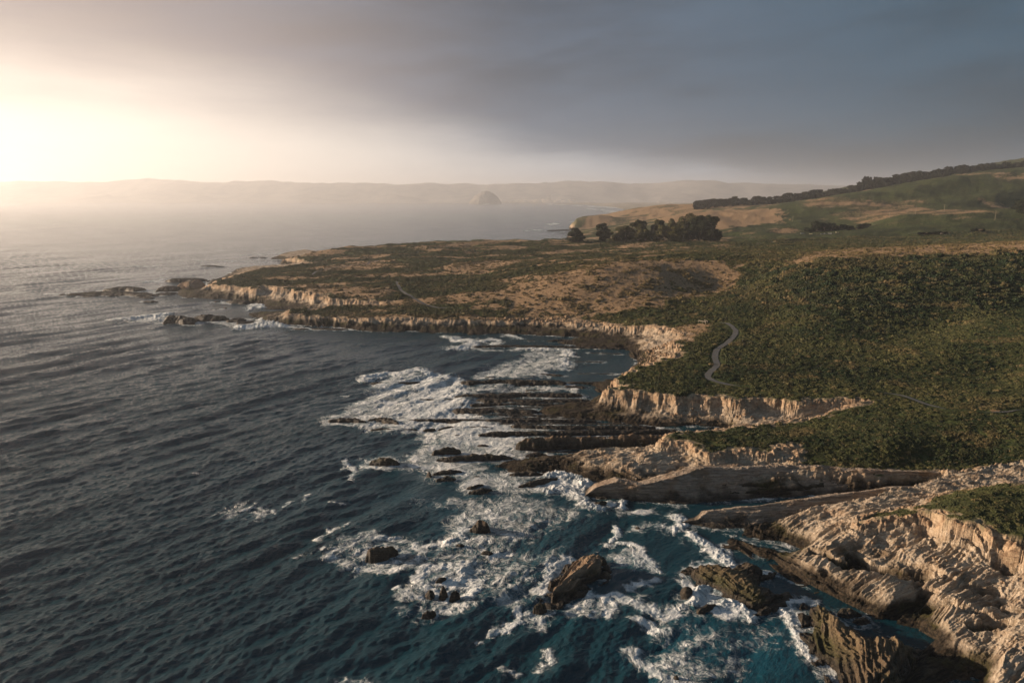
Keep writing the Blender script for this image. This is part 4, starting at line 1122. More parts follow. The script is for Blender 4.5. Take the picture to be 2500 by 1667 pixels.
# the big splash against the ridge snout
fpoly('D', [(1580, 1120), (1700, 1090), (1800, 1100), (1990, 1150), (1900, 1210), (1850, 1220), (1930, 1290), (2040, 1330), (2351, 1300), (2351, 1340), (2100, 1350), (1900, 1310), (1750, 1240), (1600, 1200)], .9, 1.6, .5)
fline('D', [(1660, 1110), (1720, 1090), (1800, 1110), (1850, 1160)], 1.0, 2.4, lf=2.2)
fline('D', [(1640, 1190), (1720, 1190), (1800, 1200), (1840, 1250), (1900, 1290), (1960, 1310)], 1.0, 1.9, lf=1.4)
fline('D', [(2040, 1280), (2100, 1260), (2120, 1310)], 1.0, 1.3, lf=1.0)
# lacy water of the lower surf
fpoly('G', [(560, 330), (900, 300), (1300, 260), (1750, 380), (1700, 480), (1500, 560), (1400, 640), (1800, 680), (1500, 820), (1420, 920), (1500, 1010), (1300, 1100), (1000, 1100), (900, 900), (620, 760), (700, 560), (800, 420)], .50, 3.0, .55)
fpoly('G', [(830, 430), (1200, 330), (1500, 330), (1500, 430), (1100, 520), (900, 640)], .64, 2.5, .6)
fpoly('G', [(2020, 500), (2150, 480), (2351, 380), (2351, 560), (2150, 550), (2050, 540)], .62, 2.0)
fline('H', [(0, 450), (50, 500), (20, 530)], .95, 1.6, lf=.7)
# swirls round the rocks
fell('G', 350, 700, 300, 115, .56, .35, ring=.8)
fell('G', 340, 690, 160, 65, .72)
fline('G', [(480, 690), (620, 640), (800, 610), (850, 620)], .6, 1.6)
fline('G', [(840, 640), (870, 560), (940, 520)], .92, 1.5, lf=.5)
fpoly('G', [(800, 640), (860, 540), (960, 470), (960, 550), (900, 610)], .78, 1.4)
fell('G', 830, 880, 195, 100, .78, .3, ring=.9)
fline('G', [(640, 850), (650, 795), (820, 785), (960, 820), (1020, 880), (1010, 940), (940, 970)], .98, 1.5, lf=.4)
fpoly('G', [(470, 930), (640, 900), (760, 930), (900, 1000), (1000, 980), (1000, 1060), (860, 1150), (660, 1160), (480, 1130), (420, 1110), (460, 1060), (640, 1030), (500, 980)], .62, 1.6, .3)
fline('G', [(475, 930), (520, 985), (640, 985)], .8, 1.0)
fline('G', [(1430, 930), (1480, 860), (1560, 780), (1640, 730)], .88, 1.8, lf=.3)
fpoly('G', [(1400, 900), (1560, 730), (1660, 700), (1600, 800), (1480, 950)], .72, 1.5)
fpoly('G', [(1880, 690), (2000, 650), (2100, 640), (2190, 720), (2210, 820), (2050, 815), (1900, 800)], .62, 1.5, .2)
fline('G', [(1990, 620), (2060, 630), (2130, 700), (2180, 780), (2215, 820)], .85, 1.1)
fline('G', [(2060, 930), (2130, 900), (2200, 880)], .75, 1.1)
fline('G', [(1870, 630), (1930, 640)], .8, .9)
fpoly('G', [(1570, 1010), (1750, 950), (1880, 990), (1930, 1060), (1900, 1140), (1700, 1170), (1560, 1150)], .55, 1.6, .55)
fline('G', [(1750, 960), (1880, 990), (1930, 1060), (1880, 1120)], .78, 1.0)
fpoly('G', [(1290, 1060), (1380, 1040), (1500, 1030), (1540, 1150), (1450, 1240), (1330, 1200), (1280, 1130)], .66, 1.5, .3)
fline('G', [(1110, 1215), (1200, 1200), (1300, 1150), (1290, 1080)], .85, 1.1)
fline('G', [(1950, 995), (2080, 1040), (2200, 1070), (2330, 1100)], .85, 1.5)
fline('G', [(2130, 1160), (2210, 1180), (2250, 1240)], .85, 1.4)
fpoly('G', [(2100, 1150), (2250, 1160), (2280, 1260), (2180, 1290)], .55, 1.5)
fpoly('G', [(1960, 1400), (2100, 1340), (2351, 1280), (2500, 1300), (2600, 1450), (2500, 1700), (2200, 1700), (2060, 1500)], .56, 2.2, .65)
fline('G', [(2090, 1380), (2200, 1470), (2300, 1540), (2351, 1568)], .85, 1.3)
fpoly('G', [(20, 1540), (180, 1500), (330, 1560), (300, 1640), (0, 1640)], .55, 1.2)
fline('G', [(1950, 500), (1960, 560), (1930, 600)], .85, .8)
fline('G', [(1490, 1350), (1500, 1430), (1400, 1480)], .7, .8)
fline('G', [(1180, 1450), (1280, 1500)], .6, .8)
fline('G', [(1020, 1300), (1045, 1300)], .75, .6)
# near rocks on the right
fline('H', [(90, 570), (150, 610), (240, 650), (300, 720), (370, 780)], .97, 1.9, lf=.9)
fline('H', [(60, 810), (200, 770), (360, 790)], .7, 1.2)
fpoly('H', [(60, 800), (180, 740), (100, 700), (220, 690), (350, 770), (200, 780)], .62, 1.4)
fpoly('H', [(0, 860), (100, 850), (170, 890), (300, 930), (420, 1010), (560, 1070), (700, 1060), (680, 1120), (480, 1150), (350, 1180), (200, 1100), (110, 1030), (0, 930)], .80, 1.3, .5)
fline('H', [(110, 1030), (190, 960), (280, 930)], 1.0, 1.6, lf=1.3)
fline('H', [(330, 1040), (430, 1060), (490, 1110)], 1.0, 1.5, lf=.9)
fline('H', [(760, 1010), (860, 1010), (910, 1030)], .95, 1.1, lf=.4)
fpoly('H', [(690, 1060), (780, 1000), (930, 1010), (870, 1060), (890, 1170), (880, 1240), (910, 1380), (840, 1370), (770, 1220), (720, 1130)], .88, 1.2, .6)
fline('H', [(740, 1090), (800, 1180), (850, 1300), (900, 1370)], .98, 1.1, lf=.5)
fpoly('H', [(920, 1400), (1040, 1440), (1060, 1568), (1150, 1568), (1100, 1640), (980, 1568), (880, 1500)], .62, 1.2, .5)
fpoly('H', [(-50, 1110), (200, 1120), (500, 1160), (750, 1150), (780, 1260), (700, 1400), (400, 1350), (380, 1450), (200, 1568), (-50, 1568)], .40, 2.5, .8)
fell('H', 190, 1400, 190, 130, .35, .8, ring=.62)
fpoly('H', [(250, 1180), (500, 1150), (760, 1180), (900, 1400), (1040, 1568), (400, 1568)], .2, 3.0, 1.0)
fline('H', [(640, 830), (760, 870), (900, 930)], .5, .9)
fline('H', [(330, 560), (440, 600), (760, 680)], .45, .9)
# streaks and whitecaps in open water
fpoly('F', [(1420, 460), (1500, 380), (1640, 340), (1800, 380), (1860, 440), (1700, 470), (1500, 490)], .50, 2.2, .3)
for L_, v in (([(1640, 400), (1760, 380), (1860, 430)], .7), ([(2150, 600), (2200, 560), (2250, 520)], .8), ([(2240, 520), (2330, 500)], .6), ([(2060, 330), (2085, 290)], .8), ([(1930, 370), (1960, 345)], .7),
              ([(2170, 670), (2190, 655)], .8), ([(2230, 350), (2310, 355)], .55), ([(1280, 150), (1400, 150)], .42), ([(2000, 725), (2160, 680)], .45)):
    fline('F', L_, v * .85, .8)
for L_, v in (([(230, 555), (270, 560)], .7), ([(270, 1110), (300, 1130)], .7), ([(150, 1270), (230, 1275)], .45), ([(700, 1260), (850, 1240)], .45), ([(70, 1520), (170, 1450), (280, 1420)], .75)):
    fline('D', L_, v * .85, .8)
fpoly('D', [(640, 1230), (900, 1210), (1000, 1280), (900, 1320), (700, 1300)], .33, 2.0, .2)
foam = foam.reshape(Xg.shape); teal = teal.reshape(Xg.shape); lift = lift.reshape(Xg.shape)
# contact foam round every rock and along the shore, where the surf zone is
surf = sst(fbm(Xg / 22, Yg / 22, 3, 91), -.35, .25)
for P_, wd, h in ROCKS:
    lo = P_[:, :2].min(0) - 14 - wd; hi = P_[:, :2].max(0) + 14 + wd
    msk = (Xg > lo[0]) & (Xg < hi[0]) & (Yg > lo[1]) & (Yg < hi[1])
    if not msk.any(): continue
    if wd == 0.5:
        D = -sd_poly(Xg[msk], Yg[msk], P_, 30)
    else:
        D, _ = d_line(Xg[msk], Yg[msk], P_, 30); D = D - wd
    rr_ = P_[:, 1].mean()
    k = np.exp(-np.clip(D / (1.1 + rr_ / 260), 0, 9))
    foam[msk] = np.maximum(foam[msk], .62 * k * (0.55 + .45 * surf[msk]))
k = np.exp(-np.clip(-SHw / (1.0 + Yg / 300), 0, 9))
sheltered = sst(sd_poly(Xg, Yg, np.array([at('H', *p) for p in ((560, 690), (760, 690), (2000, 1250), (1700, 1400), (1200, 1300), (1000, 1080), (780, 1010), (560, 800))])[:, :2], 30), -1, 2)
sheltered = np.maximum(sheltered, sst(sd_poly(Xg, Yg, np.array([at('E', *p) for p in ((0, 1250), (1500, 1150), (1500, 1240), (200, 1340), (0, 1380))])[:, :2], 30), -1, 2))
foam = np.maximum(foam, .5 * k * surf * (1 - .8 * sheltered) * (Yg < 2600))
foam = np.clip(foam, 0, 1.0)
# waves
shelter2 = (1 - sst(SHw, -45, -3) * .75) * (1 - .55 * foam)
Z = np.zeros(Xg.shape)
dyr = np.abs(np.gradient(Yg, axis=0)); dxr = np.abs(np.gradient(Xg, axis=1))
rw = random.Random(5)
comps = []
base = math.atan2(-.56, .83)
for i in range(84):
    u = i / 83.0
    lam = 26.0 * (0.9 / 26.0) ** u * rw.uniform(.85, 1.15)
    spread = 0.12 + 0.42 * u
    a = base + rw.gauss(0, spread)
    if i % 3 == 0: a -= 0.45 * u
    amp = 0.0086 * lam ** 0.84 * rw.uniform(.6, 1.35)
    if lam > 13: amp *= 1.0; a = base + (a - base) * .6
    comps.append((lam, a, amp, rw.uniform(0, 6.28)))
wx = Xg + 5 * pn(Xg / 60, Yg / 60, 95); wy = Yg + 5 * pn(Xg / 60, Yg / 60, 96)
grp = 0.8 + .9 * pn(Xg / 50, Yg / 50, 97)
for lam, a, amp, ph in comps:
    kx, ky = math.cos(a), math.sin(a)
    step = np.maximum(np.abs(ky) * dyr, dxr * np.abs(kx))
    fade = 1 - sst(step, lam * .22, lam * .45)
    if fade.max() <= 0: continue
    p = 2 * math.pi / lam * (wx * kx + wy * ky) + ph
    s = np.sin(p)
    Z += amp * fade * (s + 0.22 * np.cos(2 * p)) * (grp if lam > 5 else 1)
Z *= shelter2 * (1 - .6 * sheltered)
turb = foam * sst(foam, .3, .8)
Z += turb * (0.20 * fbm(Xg / 2.6, Yg / 2.6, 4, 101) + .1) * (Yg < 900)
Z += lift * (0.22 + .6 * np.abs(fbm(Xg / 1.8, Yg / 1.8, 5, 103, .62)))
Z = np.clip(Z, -1.2, 4)
Zs = Z
o = mesh_from_grid('sea', Xg, Yg, Z, keep=(SHw < 12), mat=M_SEA, attrs={'foam': foam, 'teal': teal})
tag(o, kind='structure')
del Xf, Yf

# ------------------------------------------------------------------ scrub: instanced bushes (uncountable ground cover)
rs = np.random.RandomState(11)
N0 = 740000
s0 = rs.uniform(-.62, 1.35, N0)
# density falls with distance: uniform in 1/y mixed with uniform in y
yy = np.where(rs.rand(N0) < .55, 1 / rs.uniform(1 / 640.0, 1 / 98.0, N0), rs.uniform(98, 900, N0))
xx = s0 * yy
hz, fz, ez, shz, pdz, e2z = terrain(xx, yy, True)
gz = grassf(xx, yy)
clump = fbm(xx / 7, yy / 7, 3, 111)
vo = sd_poly(xx, yy, np.array([at('E', x, y, z) for x, y, z in ((740, 1015, 4.8), (960, 925, 6.4), (1300, 890, 7.3), (1500, 860, 7.9), (2700, 760, 9), (2700, 1030, 5), (2000, 1062, 4.4), (1500, 1072, 4.3), (1000, 1040, 4.5))])[:, :2], 30)
gate = (ez > 0.7 + 1.2 * clump) & (pdz > .55 + .6 * rs.rand(N0)) & (gz + .5 * clump < .5)
gate |= (vo > 0.3)
gate &= (fbm(xx / 3.2, yy / 3.2, 3, 119) > -.32 + .25 * rs.rand(N0))
gate &= (hz > 3.2)
gate2 = (ez > .5) & (pdz > 1.0) & (gz + .5 * clump >= .5) & (rs.rand(N0) < .10)
gate |= gate2
gate |= (ez > .6) & (pdz > 1) & (gz + .5 * clump >= .5) & (fbm(xx / 16, yy / 16, 3, 117) > .26)
xx, yy, hz, gz, clump, vo, pdz = [a[gate] for a in (xx, yy, hz, gz, clump, vo, pdz)]
riser = sst(yy, 300, 340) * (1 - sst(yy, 440, 470)) * sst(xx, 100, 170)
szv = (0.34 + 0.42 * rs.rand(len(xx)) ** 2 + .7 * (rs.rand(len(xx)) > .97)) * np.clip(yy / 220, .7, 1.9) * (1 + .5 * riser) * (1 + .5 * clump)
sq = sst(yy, 95, 180)
N1 = len(xx)
print('scrub', N1)
V = np.stack([xx, yy, hz - .12 * szv], 1)
me = bpy.data.meshes.new('coastal_scrub')
me.vertices.add(N1); me.vertices.foreach_set('co', V.astype(np.float32).ravel()); me.update()
tint = np.clip(.40 + .7 * fbm(xx / 30, yy / 30, 3, 121) + .45 * fbm(xx / 6, yy / 6, 3, 122) + rs.normal(0, .12, N1) - .32 * riser + .15 * (yy < 160), 0, 1)
dryv = np.clip(rs.rand(N1) ** 10 * .5 + .6 * gz + .34 * sst(fbm(xx / 18, yy / 18, 3, 123), .2, .6), 0, .85)
for nm, vv in (('bs', szv), ('tint', tint), ('dry', dryv)):
    q = me.attributes.new(nm, 'FLOAT', 'POINT'); q.data.foreach_set('value', vv.astype(np.float32))
q = me.attributes.new('rotv', 'FLOAT_VECTOR', 'POINT')
rot = np.stack([rs.uniform(-.25, .25, N1), rs.uniform(-.25, .25, N1), rs.uniform(0, 6.28, N1)], 1)
q.data.foreach_set('vector', rot.astype(np.float32).ravel())
scrub = bpy.data.objects.new('coastal_scrub', me); COL.objects.link(scrub)
me.materials.append(M_SCRUB)
tag(scrub, kind='stuff', label='low grey green coastal scrub covering the terrace behind the cliffs', cat='scrub')
ng = bpy.data.node_groups.new('scrub_nodes', 'GeometryNodeTree')
ng.interface.new_socket('Geometry', in_out='INPUT', socket_type='NodeSocketGeometry')
ng.interface.new_socket('Geometry', in_out='OUTPUT', socket_type='NodeSocketGeometry')
nn = ng.nodes; ll = ng.links
gi = nn.new('NodeGroupInput'); go = nn.new('NodeGroupOutput')
def bush_branch(seed):
    ico = nn.new('GeometryNodeMeshIcoSphere'); ico.inputs['Radius'].default_value = 0.62; ico.inputs['Subdivisions'].default_value = 2
    posn = nn.new('GeometryNodeInputPosition')
    no = nn.new('ShaderNodeTexNoise'); no.noise_dimensions = '4D'; no.inputs['W'].default_value = seed * 3.7; no.inputs['Scale'].default_value = 1.6
    ll.new(posn.outputs[0], no.inputs['Vector'])
    sub = nn.new('ShaderNodeVectorMath'); sub.operation = 'SUBTRACT'; ll.new(no.outputs['Color'], sub.inputs[0]); sub.inputs[1].default_value = (.5, .5, .5)
    scl = nn.new('ShaderNodeVectorMath'); scl.operation = 'SCALE'; ll.new(sub.outputs[0], scl.inputs[0]); scl.inputs['Scale'].default_value = 1.1
    sp1 = nn.new('GeometryNodeSetPosition'); ll.new(ico.outputs[0], sp1.inputs['Geometry']); ll.new(scl.outputs[0], sp1.inputs['Offset'])
    tr = nn.new('GeometryNodeTransform'); tr.inputs['Scale'].default_value = (1.0, 1.0, .62); ll.new(sp1.outputs[0], tr.inputs['Geometry'])
    leaf = nn.new('GeometryNodeMeshIcoSphere'); leaf.inputs['Radius'].default_value = .27; leaf.inputs['Subdivisions'].default_value = 1
    no2 = nn.new('ShaderNodeTexNoise'); no2.inputs['Scale'].default_value = 6.0
    iop = nn.new('GeometryNodeInstanceOnPoints'); ll.new(tr.outputs[0], iop.inputs['Points']); ll.new(leaf.outputs[0], iop.inputs['Instance'])
    rv = nn.new('FunctionNodeRandomValue'); rv.data_type = 'FLOAT_VECTOR'; rv.inputs[0].default_value = (.45, .45, .3); rv.inputs[1].default_value = (1.35, 1.35, .95)
    rv.inputs['Seed'].default_value = seed
    ll.new(rv.outputs[0], iop.inputs['Scale'])
    rr2 = nn.new('FunctionNodeRandomValue'); rr2.data_type = 'FLOAT_VECTOR'; rr2.inputs[0].default_value = (0, 0, 0); rr2.inputs[1].default_value = (6.28, 6.28, 6.28)
    ll.new(rr2.outputs[0], iop.inputs['Rotation'])
    rz = nn.new('GeometryNodeRealizeInstances'); ll.new(iop.outputs[0], rz.inputs[0])
    jn = nn.new('GeometryNodeJoinGeometry'); ll.new(rz.outputs[0], jn.inputs[0]); ll.new(tr.outputs[0], jn.inputs[0])
    sm = nn.new('GeometryNodeSetMaterial'); ll.new(jn.outputs[0], sm.inputs[0]); sm.inputs['Material'].default_value = M_SCRUB
    return sm.outputs[0]
g2i = nn.new('GeometryNodeGeometryToInstance')
for sd_ in (1, 2, 3, 4):
    ll.new(bush_branch(sd_), g2i.inputs[0])
iop = nn.new('GeometryNodeInstanceOnPoints')
ll.new(gi.outputs[0], iop.inputs['Points']); ll.new(g2i.outputs[0], iop.inputs['Instance'])
iop.inputs['Pick Instance'].default_value = True
def named(n, typ='FLOAT'):
    a = nn.new('GeometryNodeInputNamedAttribute'); a.data_type = typ; a.inputs['Name'].default_value = n
    return a.outputs[0]
ll.new(named('bs'), iop.inputs['Scale']); ll.new(named('rotv', 'FLOAT_VECTOR'), iop.inputs['Rotation'])
ll.new(iop.outputs[0], go.inputs[0])
md = scrub.modifiers.new('scrub', 'NODES'); md.node_group = ng

# ------------------------------------------------------------------ trees
def crown_mesh(blobs, n, leaf, seed, tintbase=.4):
    """many small leaf-clump faces through the volume of the blobs"""
    r_ = np.random.RandomState(seed)
    vol = np.array([b_[3] * b_[4] * b_[5] for b_ in blobs]) ** .8; pr = vol / vol.sum()
    k = r_.choice(len(blobs), n, p=pr)
    B_ = np.array(blobs)[k]
    dv = r_.normal(size=(n, 3)); dv /= np.linalg.norm(dv, axis=1, keepdims=True)
    rad = r_.uniform(.15, 1.0, n) ** .38
    P_ = B_[:, :3] + dv * B_[:, 3:6] * rad[:, None]
    a = r_.normal(size=(n, 3)); a /= np.linalg.norm(a, axis=1, keepdims=True)
    b2 = np.cross(a, dv + .3 * r_.normal(size=(n, 3))); b2 /= np.linalg.norm(b2, axis=1, keepdims=True) + 1e-9
    s = leaf * r_.uniform(.6, 1.5, (n, 1))
    V = np.stack([P_ - a * s - b2 * s * .6, P_ + a * s - b2 * s * .6, P_ + a * s * .8 + b2 * s * .6, P_ - a * s * .8 + b2 * s * .6], 1).reshape(-1, 3)
    Fq = np.arange(n * 4).reshape(-1, 4)
    btint = r_.uniform(-.3, .3, len(blobs))
    tn = np.clip(tintbase + btint[k] + r_.normal(0, .15, n), 0, 1)
    return V, Fq, np.repeat(tn, 4)


def tube(path, rad, n=8):
    path = np.array(path, float); V = []; Fq = []
    for i, (p, r_) in enumerate(zip(path, rad)):
        d_ = path[min(i + 1, len(path) - 1)] - path[max(i - 1, 0)]
        d_ /= np.linalg.norm(d_) + 1e-9
        u = np.cross(d_, (0.3, 1, .1)); u /= np.linalg.norm(u); v = np.cross(d_, u)
        for j in range(n):
            a = 2 * math.pi * j / n
            V.append(p + r_ * (math.cos(a) * u + math.sin(a) * v))
    for i in range(len(path) - 1):
        for j in range(n):
            Fq.append((i * n + j, i * n + (j + 1) % n, (i + 1) * n + (j + 1) % n, (i + 1) * n + j))
    return np.array(V), np.array(Fq)


def join(parts):
    V = []; Fq = []; o_ = 0
    for v, f in parts:
        V.append(v); Fq.append(f + o_); o_ += len(v)
    return np.concatenate(V), np.concatenate(Fq)


def ground(x, y):
    return float(terrain(np.array([x]), np.array([y]))[0])


def tree(name, label, c, x, ybase, Y, hgt, wdt, blobs, mat, seed, n=5000, leaf=.5, tint=.4, group=None, cat='tree', trunk_h=.35):
    p = at(c, x, ybase, Y=Y)
    gz_ = ground(p[0], p[1])
    root = empty(name, (p[0], p[1], gz_ - .2))
    tag(root, label, cat, group)
    r_ = random.Random(seed)
    limbs = [tube([(0, 0, -.5), (.3, .1, hgt * .2), (-.2, .2, hgt * .45), (.2, 0, hgt * .75)], [wdt * .045, wdt * .038, wdt * .026, wdt * .01])]
    for q in range(7):
        a = r_.uniform(0, 6.28); z0 = hgt * r_.uniform(.15, .5); L_ = wdt * r_.uniform(.25, .42)
        limbs.append(tube([(0, 0, z0), (math.cos(a) * L_ * .5, math.sin(a) * L_ * .5, z0 + hgt * .12), (math.cos(a) * L_, math.sin(a) * L_, z0 + hgt * r_.uniform(.18, .3))], [wdt * .018, wdt * .012, wdt * .004], 6))
    V, Fq = join(limbs)
    mesh_obj('trunk', V, Fq, M_BARK, parent=root)
    bl = [(bx * wdt, by * wdt, bz * hgt, rx * wdt, ry * wdt, rz * hgt) for bx, by, bz, rx, ry, rz in blobs]
    V, Fq, tn = crown_mesh(bl, n, leaf, seed, tint)
    mesh_obj('crown', V, Fq, mat, attrs={'tint': tn}, smooth=False, parent=root)
    return root


def blobset(kind, seed):
    r_ = random.Random(seed)
    out = []
    if kind == 'cyp':        # layered wind-shaped cypress, leaning top to the right
        for i in range(16):
            z = .12 + .8 * (i / 15.0)
            w_ = .40 * (1 - (z - .12) ** 1.5 * .62)
            out.append((r_.uniform(-.6, .45) * w_ + .10 * z, r_.uniform(-.4, .4) * w_, z, w_ * r_.uniform(.45, .75), w_ * .6, r_.uniform(.07, .11)))
    elif kind == 'pine':     # upright conifer
        for i in range(18):
            z = .12 + .82 * (i / 17.0)
            w_ = .46 * math.sqrt(max(.05, 1 - ((z - .42) / .62) ** 2))
            out.append((r_.uniform(-.5, .5) * w_, r_.uniform(-.5, .5) * w_, z, w_ * r_.uniform(.4, .65), w_ * .55, r_.uniform(.07, .12)))
    else:                    # broad leafy tree in clumps
        for i in range(22):
            a = r_.uniform(0, 6.28); e = r_.uniform(0, 1)
            rr_ = math.sqrt(r_.uniform(0, 1)) * .36
            z = .10 + .76 * e
            k = math.sqrt(max(.1, 1 - ((z - .42) / .62) ** 2))
            out.append((math.cos(a) * rr_ * k, math.sin(a) * rr_ * k, z, r_.uniform(.11, .2), r_.uniform(.11, .2), r_.uniform(.08, .16)))
    return out


mpp = lambda Y: Y / F * 1.02          # metres per source pixel
TREES = [
    # label, Q-crop x, base y, Y, top y, width px(Q), kind, material, tint
    ('lone_tree', 'dark spreading cypress, leftmost of the two lone trees', 240, 628, 850, 440, 300, 'cyp', M_CYP, .3),
    ('lone_tree', 'dark upright conifer between the cypress and the grove', 630, 622, 850, 405, 240, 'pine', M_CYP, .3),
    ('grove_tree', 'low olive bush-like tree at the left end of the grove', 800, 625, 860, 490, 170, 'euc', M_EUC, .75),
    ('grove_tree', 'sloping crowned tree, second from the left in the grove', 930, 622, 870, 400, 230, 'euc', M_EUC, .5),
    ('grove_tree', 'rounded tree with drooping foliage, third from the left in the grove', 1110, 620, 890, 345, 250, 'euc', M_EUC, .35),
    ('grove_tree', 'paler lower tree standing in front of the grove centre', 1200, 622, 850, 440, 210, 'euc', M_EUC, .7),
    ('grove_tree', 'dark tree with a high crown in the middle of the grove', 1370, 612, 890, 325, 260, 'euc', M_EUC, .25),
    ('grove_tree', 'olive tree filling the dip right of the grove middle', 1480, 612, 870, 400, 200, 'euc', M_EUC, .5),
    ('grove_tree', 'tall tree rising left of the highest crown in the grove', 1600, 600, 900, 300, 260, 'euc', M_EUC, .4),
    ('grove_tree', 'small yellow green tree in front of the tallest grove trees', 1660, 615, 845, 390, 210, 'euc', M_EUC, .95),
    ('grove_tree', 'highest domed tree of the grove', 1800, 600, 890, 230, 330, 'euc', M_EUC, .25),
    ('grove_tree', 'darkest full tree between the two highest crowns', 1940, 598, 875, 270, 300, 'euc', M_CYP, .45),
    ('grove_tree', 'dark tree at the right end of the grove with a ragged edge', 2060, 590, 880, 240, 300, 'euc', M_CYP, .5),
    ('grove_tree', 'low rounded tree under the right end of the grove', 2110, 592, 860, 400, 170, 'euc', M_CYP, .4),
]
for i, (nm, lb, x, yb, Y, ty, wpx, kind, mt, tn) in enumerate(TREES):
    hgt = (yb - ty) / 5.6 * mpp(Y) * 1.04; wd = wpx / 5.6 * mpp(Y) * (1.1 if i < 2 else 1.3)
    tree(nm, lb, 'Q', x, yb, Y, hgt, wd, blobset(kind, 40 + i), mt, 60 + i, n=11000, leaf=.55, tint=tn, group=None if i < 2 else 'trees of the grove')
# shrubs and small trees in the hollow behind the terrace
HOL = [(455, 352, 40, 90, 'lowest leftmost'), (520, 350, 80, 100, 'flat-topped second'), (590, 345, 66, 90, 'third'), (650, 340, 62, 90, 'fourth'), (700, 325, 46, 70, 'fifth'),
       (755, 312, 50, 90, 'flat-crowned sixth'), (820, 305, 44, 90, 'seventh'), (925, 300, 40, 80, 'eighth'), (970, 300, 36, 60, 'rightmost')]
for i, (x, yb, h_, w_, wd_) in enumerate(HOL):
    Y = 1010
    tree('hollow_tree', f'{wd_} of the dark trees in the hollow below the green hill', 'U', x, yb, Y, h_ / 3.618 * mpp(Y) * 1.1, w_ / 3.618 * mpp(Y) * 1.2, blobset('euc', 90 + i), M_CYP, 90 + i, n=2600, leaf=.6, tint=.35, group='trees in the hollow')
tree('lone_tree', 'dark tree on the slope at the right edge of the picture', 'U', 2330, 290, 1000, 125 / 3.618 * mpp(1000), 190 / 3.618 * mpp(1000), blobset('pine', 120), M_CYP, 120, n=6000, leaf=.55, tint=.25)
for i, (x, yb, w_, lb) in enumerate(((1480, 388, 110, 'long dark thicket at the terrace edge, left of two'), (1610, 385, 110, 'dark thicket at the terrace edge, middle of three'), (1940, 375, 100, 'short dark thicket at the terrace edge, nearest the right edge'))):
    Y = 890
    tree('thicket', lb if i else 'dark thicket at the terrace edge, leftmost of three', 'U', x, yb, Y, 26 / 3.618 * mpp(Y), w_ / 3.618 * mpp(Y) * 1.25, [(k * .1, 0, .4, .1, .08, .42) for k in range(-4, 5)], M_CYP, 130 + i, n=2200, leaf=.5, tint=.3, group='thickets at the terrace edge', cat='shrub')

# loose blocks fallen from the cliffs
r_ = np.random.RandomState(77)
TALUS = [([at('B', *p) for p in ((1950, 1290, 2), (2080, 1230, 5), (2230, 1220, 7), (2200, 1310, 7), (2050, 1330, 5), (1940, 1370, 1))], 420, .25, .8),
         ([at('E', *p) for p in ((0, 650, 2), (400, 690, 2.3), (800, 710, 2.6), (500, 740, 2), (100, 730, 1.6), (-60, 700, 1.6))], 160, .2, .7),
         ([at('H', *p) for p in ((1240, 500, 6), (1500, 560, 6), (1780, 680, 6), (2100, 850, 5.4), (2351, 870, 5.4), (2351, 1000, 5), (1900, 840, 5), (1500, 700, 5), (1250, 600, 5))], 260, .1, .38),
         ([at('H', *p) for p in ((1100, 1120, 0), (1300, 1090, 1), (1450, 1090, 1.5), (1700, 1240, 1), (1560, 1190, .3), (1300, 1120, 0))], 120, .12, .4),
         ([at('B', *p) for p in ((700, 1070, 3), (1500, 1070, 3), (1500, 1120, 1), (700, 1095, 1))], 200, .3, 1.2)]
ti, tp, ang_ = [], [], 0
g1 = (1 + 5 ** .5) / 2
ICV = np.array([(-1, g1, 0), (1, g1, 0), (-1, -g1, 0), (1, -g1, 0), (0, -1, g1), (0, 1, g1), (0, -1, -g1), (0, 1, -g1), (g1, 0, -1), (g1, 0, 1), (-g1, 0, -1), (-g1, 0, 1)]) / 1.9
ICF = np.array([(0, 11, 5), (0, 5, 1), (0, 1, 7), (0, 7, 10), (0, 10, 11), (1, 5, 9), (5, 11, 4), (11, 10, 2), (10, 7, 6), (7, 1, 8), (3, 9, 4), (3, 4, 2), (3, 2, 6), (3, 6, 8), (3, 8, 9), (4, 9, 5), (2, 4, 11), (6, 2, 10), (8, 6, 7), (9, 8, 1)])
for P_, cnt, s0_, s1_ in TALUS:
    P2 = np.array(P_)[:, :2]
    xs = r_.uniform(P2[:, 0].min(), P2[:, 0].max(), cnt * 3); ys = r_.uniform(P2[:, 1].min(), P2[:, 1].max(), cnt * 3)
    k_ = sd_poly(xs, ys, P2, 10) > 0
    xs, ys = xs[k_][:cnt], ys[k_][:cnt]
    zs = terrain(xs, ys)
    for x, y, z in zip(xs, ys, zs):
        if z < -.1: continue
        s_1 = s0_ + (s1_ - s0_) * r_.rand() ** 3
        V = ICV * s_1 * r_.uniform(.5, 1.15, 3) * r_.uniform(.75, 1.2, (12, 1)) 
        a_ = r_.uniform(0, 6.28); V = V @ np.array([[math.cos(a_), -math.sin(a_), 0], [math.sin(a_), math.cos(a_), 0], [0, 0, 1]]).T
        tp.append((V + [x, y, z + s_1 * .2], ICF))
V, Fq = join(tp)
tag(mesh_obj('loose_stones', V, Fq, M_ROCK, smooth=False), 'loose stones fallen at the foot of the sandstone cliffs', 'stones', kind='stuff')

